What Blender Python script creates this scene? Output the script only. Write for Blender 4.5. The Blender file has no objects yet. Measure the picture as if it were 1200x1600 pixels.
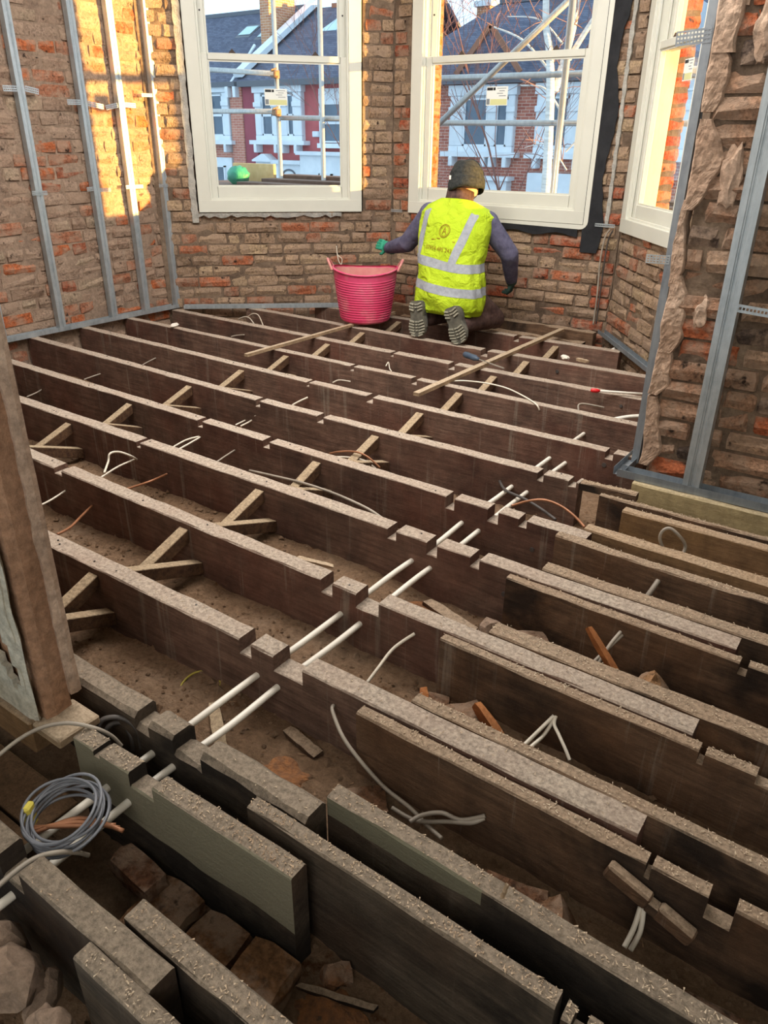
import bpy, bmesh, math, random
from mathutils import Vector, Matrix, noise as mnoise
from mathutils.bvhtree import BVHTree

random.seed(7)
scene = bpy.context.scene
COL = scene.collection
PI = math.pi

# ------------------------------------------------------------------ camera
# X runs along the joists, Y towards the bay, Z up; z = 0 is the top of the joists
cam_data = bpy.data.cameras.new('camera')
cam_data.sensor_fit = 'VERTICAL'
cam_data.sensor_height = 36.0
cam_data.lens = 1171.08 * 36.0 / 1600.0
cam_data.clip_start = 0.02
cam_data.clip_end = 300
cam = bpy.data.objects.new('camera', cam_data)
COL.objects.link(cam)
_r = Vector((0.8186, 0.5743, 0.0109)).normalized()
_f = Vector((-0.5105, 0.7359, -0.4449))
_f = (_f - _r * _f.dot(_r)).normalized()
_u = _r.cross(_f)
M = Matrix((( _r.x, _u.x, -_f.x, 0), (_r.y, _u.y, -_f.y, 0), (_r.z, _u.z, -_f.z, 1.15), (0, 0, 0, 1)))
cam.matrix_world = M
scene.camera = cam

# ------------------------------------------------------------------ light
world = bpy.data.worlds.new('world')
scene.world = world
world.use_nodes = True
wn = world.node_tree.nodes
wn['Background'].inputs[0].default_value = (0.60, 0.80, 1.0, 1)
wn['Background'].inputs[1].default_value = 2.0

sun_data = bpy.data.lights.new('sun', 'SUN')
sun_data.energy = 22.0
sun_data.angle = math.radians(0.6)
sun_data.color = (1.0, 0.56, 0.15)
sun = bpy.data.objects.new('sun', sun_data)
COL.objects.link(sun)
SUN_DIR = Vector((-0.945, -0.318, -0.043)).normalized()      # direction the light travels
sun.rotation_euler = SUN_DIR.to_track_quat('-Z', 'Y').to_euler()
sun.location = (20, 12, 3)

def area(name, loc, target, size, energy, color=(1, 1, 1), sy=None):
    d = bpy.data.lights.new(name, 'AREA')
    d.energy = energy; d.size = size; d.color = color
    if sy: d.shape = 'RECTANGLE'; d.size_y = sy
    o = bpy.data.objects.new(name, d); COL.objects.link(o)
    o.location = loc
    o.rotation_euler = (Vector(target) - Vector(loc)).to_track_quat('-Z', 'Y').to_euler()
    return o
area('added_ceiling_fill', (-2.2, 2.7, 2.8), (-2.5, 3.2, 0), 2.4, 235, (1.0, 0.96, 0.91))  # unseen area light, added to lift the interior towards the outdoor brightness
area('added_rear_fill', (0.3, -1.6, 2.2), (-2.2, 2.8, 0), 1.6, 46, (1.0, 0.94, 0.87))  # second added fill from behind the camera, brightens the joist fronts

vs = scene.view_settings
vs.view_transform = 'Standard'
vs.look = 'None'
vs.gamma = 1.0
vs.exposure = 0.0
vs.use_curve_mapping = False

# ------------------------------------------------------------------ materials
def srgb(r, g, b):
    f = lambda c: (c / 255 / 12.92) if c / 255 <= 0.04045 else ((c / 255 + 0.055) / 1.055) ** 2.4
    return (f(r), f(g), f(b), 1)

class NT:
    def __init__(self, name):
        self.m = bpy.data.materials.new(name); self.m.use_nodes = True
        self.t = self.m.node_tree; self.n = self.t.nodes
        self.b = self.n['Principled BSDF']
        self.out = self.n['Material Output']
    def new(self, typ, **kw):
        nd = self.n.new(typ)
        for k, v in kw.items(): setattr(nd, k, v)
        return nd
    def link(self, a, b): self.t.links.new(a, b)
    def coords(self, scale=(1, 1, 1), rnd=True, which='Object'):
        tc = self.new('ShaderNodeTexCoord'); mp = self.new('ShaderNodeMapping')
        mp.inputs['Scale'].default_value = scale
        self.link(tc.outputs[which], mp.inputs['Vector'])
        if rnd:
            oi = self.new('ShaderNodeObjectInfo')
            mu = self.new('ShaderNodeMath', operation='MULTIPLY'); mu.inputs[1].default_value = 57.0
            self.link(oi.outputs['Random'], mu.inputs[0])
            cb = self.new('ShaderNodeCombineXYZ')
            for i in range(3): self.link(mu.outputs[0], cb.inputs[i])
            self.link(cb.outputs[0], mp.inputs['Location'])
        return mp.outputs['Vector']
    def noise(self, vec, scale, detail=6, rough=0.6, dist=0.0):
        nd = self.new('ShaderNodeTexNoise')
        nd.inputs['Scale'].default_value = scale; nd.inputs['Detail'].default_value = detail
        nd.inputs['Roughness'].default_value = rough; nd.inputs['Distortion'].default_value = dist
        self.link(vec, nd.inputs['Vector'])
        return nd.outputs['Fac']
    def ramp(self, fac, stops, interp='LINEAR'):
        r = self.new('ShaderNodeValToRGB'); r.color_ramp.interpolation = interp
        els = r.color_ramp.elements
        while len(els) < len(stops): els.new(0.5)
        for e, (p, c) in zip(els, stops): e.position = p; e.color = c
        self.link(fac, r.inputs['Fac'])
        return r.outputs['Color']
    def mix(self, fac, a, b, blend='MIX'):
        nd = self.new('ShaderNodeMix', data_type='RGBA', blend_type=blend)
        for s, v in ((0, fac), (6, a), (7, b)):
            if isinstance(v, (int, float)): nd.inputs[s].default_value = v
            elif isinstance(v, tuple): nd.inputs[s].default_value = v
            else: self.link(v, nd.inputs[s])
        return nd.outputs[2]
    def math(self, op, a, b=0.0, clamp=False):
        nd = self.new('ShaderNodeMath', operation=op); nd.use_clamp = clamp
        for i, v in enumerate((a, b)):
            if isinstance(v, (int, float)): nd.inputs[i].default_value = v
            else: self.link(v, nd.inputs[i])
        return nd.outputs[0]
    def bump(self, h, strength=0.3, dist=0.01):
        nd = self.new('ShaderNodeBump'); nd.inputs['Strength'].default_value = strength
        nd.inputs['Distance'].default_value = dist
        self.link(h, nd.inputs['Height']); self.link(nd.outputs[0], self.b.inputs['Normal'])
    def base(self, c):
        if isinstance(c, tuple): self.b.inputs['Base Color'].default_value = c
        else: self.link(c, self.b.inputs['Base Color'])
    def set(self, rough=0.7, metal=0.0, spec=0.5):
        self.b.inputs['Roughness'].default_value = rough
        self.b.inputs['Metallic'].default_value = metal
        self.b.inputs['Specular IOR Level'].default_value = spec
        return self.m

W = (1, 1, 1, 1); K = (0, 0, 0, 1)

def simple(name, c1, c2=None, scale=8, rough=0.7, metal=0, bump=0.15, bscale=None, spec=0.4, dist=0.004, stretch=(1, 1, 1)):
    t = NT(name); v = t.coords(stretch)
    n = t.noise(v, scale)
    t.base(t.ramp(n, [(0.32, c1), (0.68, c2 or c1)]))
    if bump:
        n2 = t.noise(v, bscale or scale * 4)
        t.bump(n2, bump, dist)
    return t.set(rough, metal, spec)

def wood(name, dark, mid, dust, dust_amt=0.9, streak=0.5, red=None, topdark=None, black=0.0):
    """aged sawn timber: grain along local X, dust lying on upward faces, pale drip streaks on the sides"""
    t = NT(name)
    v = t.coords((1, 1, 1))
    grain = t.noise(t.coords((1.3, 22, 22)), 3.0, 8, 0.7, 0.4)
    col = t.ramp(grain, [(0.30, dark), (0.72, mid)])
    if red:
        col = t.mix(t.ramp(t.noise(v, 2.2, 3), [(0.45, K), (0.7, W)]), col, red)
    if streak:
        st = t.noise(t.coords((22, 3, 0.9)), 1.0, 6, 0.7)
        col = t.mix(t.math('MULTIPLY', t.ramp(st, [(0.58, K), (0.70, W)]), streak), col, srgb(168, 154, 138))
    if black:
        bl = t.noise(v, 1.7, 5, 0.6, 0.8)
        col = t.mix(t.math('MULTIPLY', t.ramp(bl, [(0.47, K), (0.60, W)]), black), col, srgb(26, 23, 22))
    grime = t.noise(v, 14, 6, 0.7)
    col = t.mix(t.ramp(grime, [(0.35, W), (0.75, K)]), col, t.mix(0.45, col, K), 'MIX')
    geo = t.new('ShaderNodeNewGeometry')
    sx = t.new('ShaderNodeSeparateXYZ'); t.link(geo.outputs['Normal'], sx.inputs[0])
    up = t.math('MULTIPLY', t.ramp(sx.outputs['Z'], [(0.35, K), (0.85, W)]), dust_amt)
    dn = t.noise(v, 95, 10, 0.8)
    dn2 = t.noise(v, 5, 5, 0.6)
    dcol = t.mix(t.ramp(dn, [(0.36, K), (0.60, W)]), topdark or tuple(x * 0.34 for x in dust[:3]) + (1,), dust)
    scr = t.noise(t.coords((6, 60, 60)), 2.2, 6, 0.75, 1.0)
    dcol = t.mix(t.ramp(scr, [(0.60, K), (0.72, (0.75, 0.75, 0.75, 1))]), dcol, tuple(x * 0.3 for x in dust[:3]) + (1,))
    dcol = t.mix(t.ramp(dn2, [(0.35, (0.0, 0.0, 0.0, 1)), (0.75, (0.3, 0.3, 0.3, 1))]), dcol, topdark or mid)
    col = t.mix(up, col, dcol)
    t.base(col)
    h = t.math('ADD', t.math('MULTIPLY', grain, 0.6), t.math('MULTIPLY', dn, 0.9))
    t.bump(h, 0.75, 0.008)
    return t.set(0.85, 0, 0.25)

def brick_mat(name, bumpd=0.014):
    """colour comes from the brick object itself, broken up by dust, grit and old mortar"""
    t = NT(name)
    oi = t.new('ShaderNodeObjectInfo')
    v = t.coords((1, 1, 1))
    big = t.noise(v, 11, 5, 0.65); fine = t.noise(v, 70, 8, 0.7)
    col = oi.outputs['Color']
    col = t.mix(t.ramp(fine, [(0.34, (0.36, 0.36, 0.36, 1)), (0.62, W)]), K, col)
    dusty = t.math('MULTIPLY', t.ramp(big, [(0.44, K), (0.58, W)]), 0.68)
    col = t.mix(dusty, col, srgb(164, 140, 120))
    pit = t.noise(v, 24, 3, 0.5)
    col = t.mix(t.ramp(pit, [(0.27, W), (0.36, K)]), col, srgb(60, 48, 40))
    t.base(col)
    h = t.math('ADD', t.math('MULTIPLY', big, 1.2), t.math('MULTIPLY', fine, 0.7))
    t.bump(h, 1.0, bumpd)
    return t.set(0.92, 0, 0.15)

def mortar_mat(name, c1, c2, c3):
    t = NT(name); v = t.coords((1, 1, 1), False)
    a = t.noise(v, 4, 6, 0.6); b = t.noise(v, 45, 8, 0.75)
    col = t.ramp(a, [(0.3, c1), (0.55, c2), (0.75, c3)])
    col = t.mix(t.ramp(b, [(0.3, (0.45, 0.45, 0.45, 1)), (0.65, W)]), K, col)
    t.base(col)
    t.bump(t.math('ADD', a, b), 0.9, 0.008)
    return t.set(0.95, 0, 0.1)

def soil_mat():
    t = NT('soil'); v = t.coords((1, 1, 1), False)
    a = t.noise(v, 3, 8, 0.65); b = t.noise(v, 60, 10, 0.8); c = t.noise(v, 18, 5, 0.6)
    col = t.ramp(a, [(0.3, srgb(154, 122, 95)), (0.5, srgb(184, 150, 120)), (0.75, srgb(202, 172, 144))])
    col = t.mix(t.ramp(b, [(0.3, (0.4, 0.4, 0.4, 1)), (0.68, W)]), K, col)
    col = t.mix(t.ramp(c, [(0.62, K), (0.74, W)]), col, srgb(112, 74, 46))
    t.base(col)
    t.bump(t.math('ADD', t.math('MULTIPLY', c, 1.5), b), 1.0, 0.022)
    return t.set(0.97, 0, 0.05)

def glass_mat():
    t = NT('pane_glass')
    t.n.remove(t.b)
    tr = t.new('ShaderNodeBsdfTransparent'); tr.inputs[0].default_value = (0.97, 0.985, 0.98, 1)
    gl = t.new('ShaderNodeBsdfGlossy'); gl.inputs['Roughness'].default_value = 0.02
    fc = t.new('ShaderNodeLayerWeight'); fc.inputs['Blend'].default_value = 0.5
    pw = t.math('POWER', fc.outputs['Facing'], 5.0)
    fa = t.math('ADD', t.math('MULTIPLY', pw, 0.5), 0.03, True)
    mx = t.new('ShaderNodeMixShader')
    t.link(fa, mx.inputs[0]); t.link(tr.outputs[0], mx.inputs[1]); t.link(gl.outputs[0], mx.inputs[2])
    t.link(mx.outputs[0], t.out.inputs[0])
    return t.m

def steel_mat(name, c1, c2, rough=0.42):
    t = NT(name)
    v = t.coords((6, 6, 0.8))
    a = t.noise(v, 6, 5, 0.7); b = t.noise(t.coords(), 30, 4)
    t.base(t.mix(t.ramp(b, [(0.35, K), (0.7, (0.6, 0.6, 0.6, 1))]), t.ramp(a, [(0.3, c1), (0.7, c2)]), c2))
    t.bump(a, 0.12, 0.002)
    return t.set(rough, 0.65, 0.5)

def painted_wood(name, paint, zsplit, xmax=9.0):
    """grey dusty timber whose face was once painted above a line"""
    m = MT['joist_near'].copy(); m.name = name
    t = m.node_tree; b = t.nodes['Principled BSDF']; src = b.inputs['Base Color'].links[0].from_socket
    tc = t.nodes.new('ShaderNodeTexCoord'); sp = t.nodes.new('ShaderNodeSeparateXYZ'); t.links.new(tc.outputs['Object'], sp.inputs[0])
    ge = t.nodes.new('ShaderNodeNewGeometry'); sg = t.nodes.new('ShaderNodeSeparateXYZ'); t.links.new(ge.outputs['Normal'], sg.inputs[0])
    nz = t.nodes.new('ShaderNodeTexNoise'); nz.inputs['Scale'].default_value = 2.5; t.links.new(tc.outputs['Object'], nz.inputs['Vector'])
    ad = t.nodes.new('ShaderNodeMath'); ad.operation = 'MULTIPLY_ADD'; ad.inputs[1].default_value = 0.10; t.links.new(nz.outputs['Fac'], ad.inputs[0]); t.links.new(sp.outputs['Z'], ad.inputs[2])
    gt = t.nodes.new('ShaderNodeMath'); gt.operation = 'GREATER_THAN'; gt.inputs[1].default_value = zsplit + 0.05; t.links.new(ad.outputs[0], gt.inputs[0])
    lt = t.nodes.new('ShaderNodeMath'); lt.operation = 'LESS_THAN'; lt.inputs[1].default_value = -0.6; t.links.new(sg.outputs['Y'], lt.inputs[0])
    mu = t.nodes.new('ShaderNodeMath'); mu.operation = 'MULTIPLY'; t.links.new(gt.outputs[0], mu.inputs[0]); t.links.new(lt.outputs[0], mu.inputs[1])
    lx = t.nodes.new('ShaderNodeMath'); lx.operation = 'LESS_THAN'; lx.inputs[1].default_value = xmax; t.links.new(sp.outputs['X'], lx.inputs[0])
    m2 = t.nodes.new('ShaderNodeMath'); m2.operation = 'MULTIPLY'; t.links.new(lx.outputs[0], m2.inputs[1]); t.links.new(mu.outputs[0], m2.inputs[0])
    mx = t.nodes.new('ShaderNodeMix'); mx.data_type = 'RGBA'; t.links.new(m2.outputs[0], mx.inputs[0]); t.links.new(src, mx.inputs[6]); mx.inputs[7].default_value = paint
    t.links.new(mx.outputs[2], b.inputs['Base Color'])
    return m

def wall_brick_tex(name, c1, c2, mort, scale, bw=0.5, rh=0.25):
    """far brickwork, too small in the picture to tell the bricks apart; local X/Z facade"""
    t = NT(name)
    tc = t.new('ShaderNodeTexCoord')
    sp = t.new('ShaderNodeSeparateXYZ'); t.link(tc.outputs['Object'], sp.inputs[0])
    cb = t.new('ShaderNodeCombineXYZ')
    t.link(t.math('ADD', sp.outputs['X'], sp.outputs['Y']), cb.inputs[0]); t.link(sp.outputs['Z'], cb.inputs[1])
    br = t.new('ShaderNodeTexBrick')
    br.inputs['Color1'].default_value = c1; br.inputs['Color2'].default_value = c2; br.inputs['Mortar'].default_value = mort
    br.inputs['Scale'].default_value = scale; br.inputs['Mortar Size'].default_value = 0.012
    br.inputs['Brick Width'].default_value = bw; br.inputs['Row Height'].default_value = rh
    t.link(cb.outputs[0], br.inputs['Vector'])
    t.base(br.outputs['Color'])
    return t.set(0.9, 0, 0.1)

MT = {}
MT['joist'] = wood('aged_joist_timber', srgb(98, 74, 63), srgb(156, 124, 106), srgb(200, 184, 166), 0.95, 0.75, srgb(118, 78, 64), black=0.35)
MT['sister'] = wood('old_sistered_timber', srgb(88, 67, 52), srgb(150, 118, 92), srgb(180, 158, 134), 0.95, 0.6, srgb(118, 84, 58), black=0.85)
MT['joist_near'] = wood('grey_dusty_timber', srgb(72, 62, 53), srgb(126, 112, 95), srgb(166, 150, 131), 0.95, 0.15, srgb(80, 58, 42), black=0.8)
MT['painted'] = painted_wood('part_painted_timber', srgb(134, 128, 108), 0.12)
MT['painted_green'] = painted_wood('green_edged_timber', srgb(122, 118, 98), 0.238, -0.60)
MT['newwood'] = wood('fresh_pine_timber', srgb(122, 92, 64), srgb(172, 136, 98), srgb(200, 176, 148), 0.8, 0.05, srgb(150, 116, 74))
MT['palewood'] = wood('pale_treated_timber', srgb(176, 156, 112), srgb(212, 192, 146), srgb(206, 188, 156), 0.7, 0.05)
MT['lath'] = wood('sawn_lath', srgb(166, 138, 108), srgb(206, 178, 144), srgb(220, 200, 174), 0.6, 0.0)
MT['strut'] = wood('strut_timber', srgb(70, 48, 38), srgb(132, 100, 72), srgb(206, 184, 152), 0.85, 0.1)
MT['chip'] = simple('splinter', srgb(206, 190, 166), srgb(170, 142, 114), 3, 0.8, bump=0)
MT['chip_brown'] = simple('brown_splinter', srgb(150, 118, 88), srgb(104, 78, 58), 3, 0.85, bump=0)
MT['board_old'] = wood('old_floor_timber', srgb(80, 58, 40), srgb(120, 90, 62), srgb(128, 100, 74), 0.8, 0.0)
MT['orangewood'] = wood('orange_offcut', srgb(156, 88, 44), srgb(206, 130, 74), srgb(212, 150, 100), 0.4, 0.0)
MT['brick'] = brick_mat('old_brick')
MT['mortar_l'] = mortar_mat('smeared_mortar', srgb(144, 122, 106), srgb(170, 146, 126), srgb(184, 160, 140))
MT['mortar_b'] = mortar_mat('crumbling_mortar', srgb(96, 80, 68), srgb(138, 118, 100), srgb(164, 142, 120))
MT['plaster_rough'] = mortar_mat('broken_plaster', srgb(178, 146, 122), srgb(210, 180, 156), srgb(222, 196, 174))
MT['soil'] = soil_mat()
MT['soil_rust'] = simple('rust_shavings', srgb(150, 100, 60), srgb(106, 74, 52), 60, 0.95, bump=1.0, bscale=90, dist=0.01)
MT['glass'] = glass_mat()
MT['white'] = simple('white_paint', srgb(204, 204, 192), srgb(212, 212, 200), 3, 0.38, bump=0.03, spec=0.5)
MT['steel'] = steel_mat('galvanised_steel', srgb(150, 160, 166), srgb(196, 204, 208))
MT['steel_dark'] = steel_mat('dull_steel', srgb(118, 126, 134), srgb(154, 162, 168), 0.5)
MT['black'] = simple('black_membrane', srgb(30, 31, 34), srgb(44, 45, 48), 12, 0.75, bump=0.4, spec=0.2)
MT['foam'] = simple('grey_foam_filler', srgb(150, 148, 142), srgb(186, 182, 172), 25, 0.95, bump=0.9, dist=0.01)
MT['pipe'] = simple('white_plastic_pipe', srgb(206, 198, 184), srgb(226, 220, 208), 6, 0.45, bump=0.02)
MT['cable_grey'] = simple('grey_cable', srgb(132, 122, 110), srgb(164, 154, 140), 9, 0.5, bump=0)
MT['cable_white'] = simple('white_cable', srgb(206, 196, 178), srgb(222, 214, 198), 9, 0.5, bump=0)
MT['cable_brown'] = simple('copper_tube', srgb(132, 88, 60), srgb(168, 116, 84), 9, 0.45, metal=0.3, bump=0)
MT['cable_yellow'] = simple('yellow_cable', srgb(150, 140, 60), srgb(176, 160, 70), 9, 0.5, bump=0)
MT['cable_dark'] = simple('dark_cable', srgb(56, 52, 50), srgb(84, 78, 74), 9, 0.5, bump=0)
MT['cable_slate'] = simple('slate_grey_cable', srgb(92, 94, 100), srgb(122, 124, 130), 9, 0.45, bump=0)
MT['tape'] = simple('yellow_tape', srgb(206, 190, 80), None, 9, 0.5, bump=0)
MT['plaster_lump'] = simple('plaster_lump', srgb(214, 206, 192), srgb(236, 230, 220), 20, 0.95, bump=0.6)
MT['ceiling'] = simple('ceiling_paint', srgb(214, 206, 194), None, 3, 0.9, bump=0)
MT['plasterwall'] = simple('off_white_plaster', srgb(196, 190, 172), srgb(216, 212, 198), 7, 0.85, bump=0.2)

# ------------------------------------------------------------------ helpers
def tag(o, label=None, cat=None, group=None, kind=None):
    if label: o['label'] = label
    if cat: o['category'] = cat
    if group: o['group'] = group
    if kind: o['kind'] = kind
    return o

def empty(name, loc, label=None, cat=None, group=None, kind=None):
    o = bpy.data.objects.new(name, None); COL.objects.link(o)
    o.empty_display_size = 0.05
    o.location = loc
    return tag(o, label, cat, group, kind)

WORLD_LOC = {}
def wloc(o):
    v = Vector(o.location)
    while o.parent: o = o.parent; v += Vector(o.location)
    return v

class MB:
    def __init__(self): self.v = []; self.f = []; self.m = []; self.cur = 0
    def add(self, vs, fs):
        n = len(self.v); self.v += [Vector(p) for p in vs]
        self.f += [tuple(i + n for i in q) for q in fs]; self.m += [self.cur] * len(fs)
        return self
    def box(self, lo, hi, rot=None, ch=0.0):
        x0, y0, z0 = lo; x1, y1, z1 = hi
        if ch:
            self.cbox(lo, hi, ch, rot); return self
        vs = [(x0, y0, z0), (x1, y0, z0), (x1, y1, z0), (x0, y1, z0), (x0, y0, z1), (x1, y0, z1), (x1, y1, z1), (x0, y1, z1)]
        if rot: vs = [rot @ Vector(p) for p in vs]
        return self.add(vs, [(0, 3, 2, 1), (4, 5, 6, 7), (0, 1, 5, 4), (1, 2, 6, 5), (2, 3, 7, 6), (3, 0, 4, 7)])
    def cbox(self, lo, hi, c, rot=None):
        bm = bmesh.new(); bmesh.ops.create_cube(bm, size=1.0)
        for v in bm.verts:
            for k in range(3): v.co[k] = lo[k] if v.co[k] < 0 else hi[k]
        bmesh.ops.bevel(bm, geom=bm.edges[:], offset=c, segments=1, affect='EDGES')
        bm.verts.index_update()
        vs = [(rot @ v.co) if rot else v.co.copy() for v in bm.verts]
        fs = [tuple(v.index for v in f.verts) for f in bm.faces]; bm.free()
        return self.add(vs, fs)
    def rings(self, rs, closed_ring=True, cap=True, closed_path=False):
        n = len(rs[0]); vs = [p for r in rs for p in r]; fs = []
        R = len(rs)
        for i in range(R if closed_path else R - 1):
            a = i * n; b = ((i + 1) % R) * n
            for j in range(n if closed_ring else n - 1):
                k = (j + 1) % n
                fs.append((a + j, a + k, b + k, b + j))
        if cap and not closed_path:
            fs.append(tuple(range(n - 1, -1, -1))); fs.append(tuple((R - 1) * n + j for j in range(n)))
        return self.add(vs, fs)
    def tube(self, path, r, n=8, cap=True, closed=False):
        P = [Vector(p) for p in path]; rs = []; R = len(P)
        up = None
        for i, p in enumerate(P):
            if closed: d = P[(i + 1) % R] - P[i - 1]
            else: d = P[min(i + 1, R - 1)] - P[max(i - 1, 0)]
            if d.length < 1e-9: d = Vector((0, 0, 1))
            d.normalize()
            if up is None:
                a = Vector((0, 0, 1)) if abs(d.z) < 0.9 else Vector((1, 0, 0))
                up = (a - d * a.dot(d)).normalized()
            else:
                up = up - d * up.dot(d)
                if up.length < 1e-6: up = d.orthogonal()
                up.normalize()
            s = d.cross(up)
            rr = r[i] if isinstance(r, (list, tuple)) else r
            rs.append([p + (up * math.cos(2 * PI * j / n) + s * math.sin(2 * PI * j / n)) * rr for j in range(n)])
        return self.rings(rs, cap=cap, closed_path=closed)
    def cyl(self, a, b, r, n=12): return self.tube([a, b], r, n)
    def bar(self, a, b, w, h, up=(0, 0, 1), ch=0.0):
        """rectangular bar from a to b; w across, h along up"""
        a = Vector(a); b = Vector(b); d = (b - a); L = d.length; d.normalize()
        u = Vector(up); u = (u - d * u.dot(d)).normalized(); s = d.cross(u)
        rot = Matrix((( d.x, s.x, u.x, a.x), (d.y, s.y, u.y, a.y), (d.z, s.z, u.z, a.z), (0, 0, 0, 1)))
        if ch: return self.cbox((0, -w / 2, -h / 2), (L, w / 2, h / 2), ch, rot)
        return self.box((0, -w / 2, -h / 2), (L, w / 2, h / 2), rot)
    def build(self, name, mat, parent=None, loc=None, smooth=False, normals=True):
        if parent is not None: off = wloc(parent)
        elif loc is not None: off = Vector(loc)
        else:
            xs = [p.x for p in self.v]; ys = [p.y for p in self.v]; zs = [p.z for p in self.v]
            off = Vector(((min(xs) + max(xs)) / 2, (min(ys) + max(ys)) / 2, min(zs)))
        me = bpy.data.meshes.new(name)
        me.from_pydata([tuple(p - off) for p in self.v], [], self.f)
        mats = mat if isinstance(mat, (list, tuple)) else [mat]
        for q in mats: me.materials.append(MT[q] if isinstance(q, str) else q)
        if len(mats) > 1: me.polygons.foreach_set('material_index', self.m)
        if normals:
            bm = bmesh.new(); bm.from_mesh(me); bmesh.ops.recalc_face_normals(bm, faces=bm.faces[:]); bm.to_mesh(me); bm.free()
        if smooth: me.polygons.foreach_set('use_smooth', [True] * len(me.polygons))
        me.update()
        o = bpy.data.objects.new(name, me); COL.objects.link(o)
        if parent is not None: o.parent = parent
        else: o.location = off
        return o

def smooth_path(pts, n=8, closed=False):
    """Catmull-Rom through the points"""
    P = [Vector(p) for p in pts]; out = []
    N = len(P)
    rng = range(N if closed else N - 1)
    for i in rng:
        if closed: p0, p1, p2, p3 = P[i - 1], P[i], P[(i + 1) % N], P[(i + 2) % N]
        else: p0, p1, p2, p3 = P[max(i - 1, 0)], P[i], P[i + 1], P[min(i + 2, N - 1)]
        for k in range(n):
            t = k / n
            out.append(0.5 * ((2 * p1) + (p2 - p0) * t + (2 * p0 - 5 * p1 + 4 * p2 - p3) * t * t + (3 * p1 - p0 - 3 * p2 + p3) * t ** 3))
    if not closed: out.append(P[-1])
    return out

def cable(name, pts, r, mat, label, cat='cable', n=6, group=None):
    mb = MB(); mb.tube(smooth_path(pts, 8), r, n)
    o = mb.build(name, mat, smooth=True)
    return tag(o, label, cat, group)

# ------------------------------------------------------------------ timber
def lerp_pts(pts, x):
    if x <= pts[0][0]:
        (x0, y0), (x1, y1) = pts[0], pts[1] if len(pts) > 1 else pts[0]
    elif x >= pts[-1][0]:
        (x0, y0), (x1, y1) = (pts[-2] if len(pts) > 1 else pts[-1]), pts[-1]
    else:
        for a, b in zip(pts, pts[1:]):
            if a[0] <= x <= b[0]: (x0, y0), (x1, y1) = a, b; break
    return y0 if abs(x1 - x0) < 1e-9 else y0 + (y1 - y0) * (x - x0) / (x1 - x0)

def timber_mesh(front, w, x0, x1, ztop=0.0, depth=0.23, notches=(), rough=0.0022, ch=0.004, step=0.06, seed=0):
    """a sawn timber running along X. front: [(x, y)...] of its front face; notches: (xa, xb, depth)"""
    rnd = random.Random(seed)
    xs = {round(x0, 4), round(x1, 4)}
    k = int((x1 - x0) / step)
    for i in range(1, k): xs.add(round(x0 + (x1 - x0) * i / k, 4))
    for a, b, d in notches:
        for q in (a, b):
            if x0 < q < x1: xs.add(round(q, 4))
    xs = sorted(xs)
    # drop stations that crowd a notch edge
    ne = [round(q, 4) for a, b, d in notches for q in (a, b)]
    xs = [x for x in xs if x in ne or x in (round(x0, 4), round(x1, 4)) or all(abs(x - q) > 0.008 for q in ne)]
    def ndepth(xm):
        for a, b, d in notches:
            if a <= xm <= b: return d
        return 0.0
    mb = MB(); jit = {}
    def ring(x, d):
        if x not in jit: jit[x] = [rnd.uniform(-1, 1) for _ in range(8)]
        j = jit[x]; y = lerp_pts(front, x)
        zt = ztop - d; c = ch * (1 + 0.35 * j[0]); c2 = ch * (1 + 0.35 * j[1]); zb = ztop - depth
        e = rough
        return [Vector((x, y + e * j[2], zb)), Vector((x, y + e * j[3] * 0.6, zt - c)), Vector((x, y + c, zt + e * j[4])),
                Vector((x, y + w - c2, zt + e * j[5])), Vector((x, y + w + e * j[6] * 0.6, zt - c2)), Vector((x, y + w + e * j[7], zb))]
    rs = []
    for i in range(len(xs) - 1):
        d = ndepth((xs[i] + xs[i + 1]) / 2)
        rs.append(ring(xs[i], d)); rs.append(ring(xs[i + 1], d))
    # merge duplicates where no step happens
    out = [rs[0]]
    for r in rs[1:]:
        if all((p - q).length < 1e-7 for p, q in zip(r, out[-1])): continue
        out.append(r)
    mb.rings(out)
    return mb

def timber(name, mat, label, front, w, x0, x1, cat='joist', **kw):
    mb = timber_mesh(front, w, x0, x1, **kw)
    o = mb.build(name, mat, loc=((x0 + x1) / 2, lerp_pts(front, (x0 + x1) / 2) + w / 2, kw.get('ztop', 0) - kw.get('depth', 0.23)))
    return tag(o, label, cat)

# ------------------------------------------------------------------ brickwork
PAL_LEFT = [((176, 150, 130), 46), ((164, 136, 116), 34), ((182, 160, 136), 14), ((196, 112, 72), 24), ((182, 122, 94), 16), ((166, 98, 72), 8)]
PAL_BAY = [((184, 156, 128), 40), ((170, 142, 116), 36), ((190, 164, 132), 20), ((186, 114, 82), 12), ((172, 118, 92), 9), ((150, 126, 104), 10)]
PAL_PIER = [((186, 146, 118), 40), ((172, 132, 106), 28), ((194, 160, 132), 14), ((192, 110, 74), 10), ((92, 78, 70), 13)]
PAL_RED = [((180, 100, 72), 40), ((164, 92, 68), 24), ((150, 122, 100), 20), ((160, 112, 88), 20)]
def pick(pal, rnd):
    t = rnd.uniform(0, sum(w for c, w in pal))
    for c, w in pal:
        t -= w
        if t <= 0: break
    k = rnd.uniform(0.86, 1.12)
    return tuple(min(1, x * k) for x in srgb(*c)[:3]) + (1,)

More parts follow.
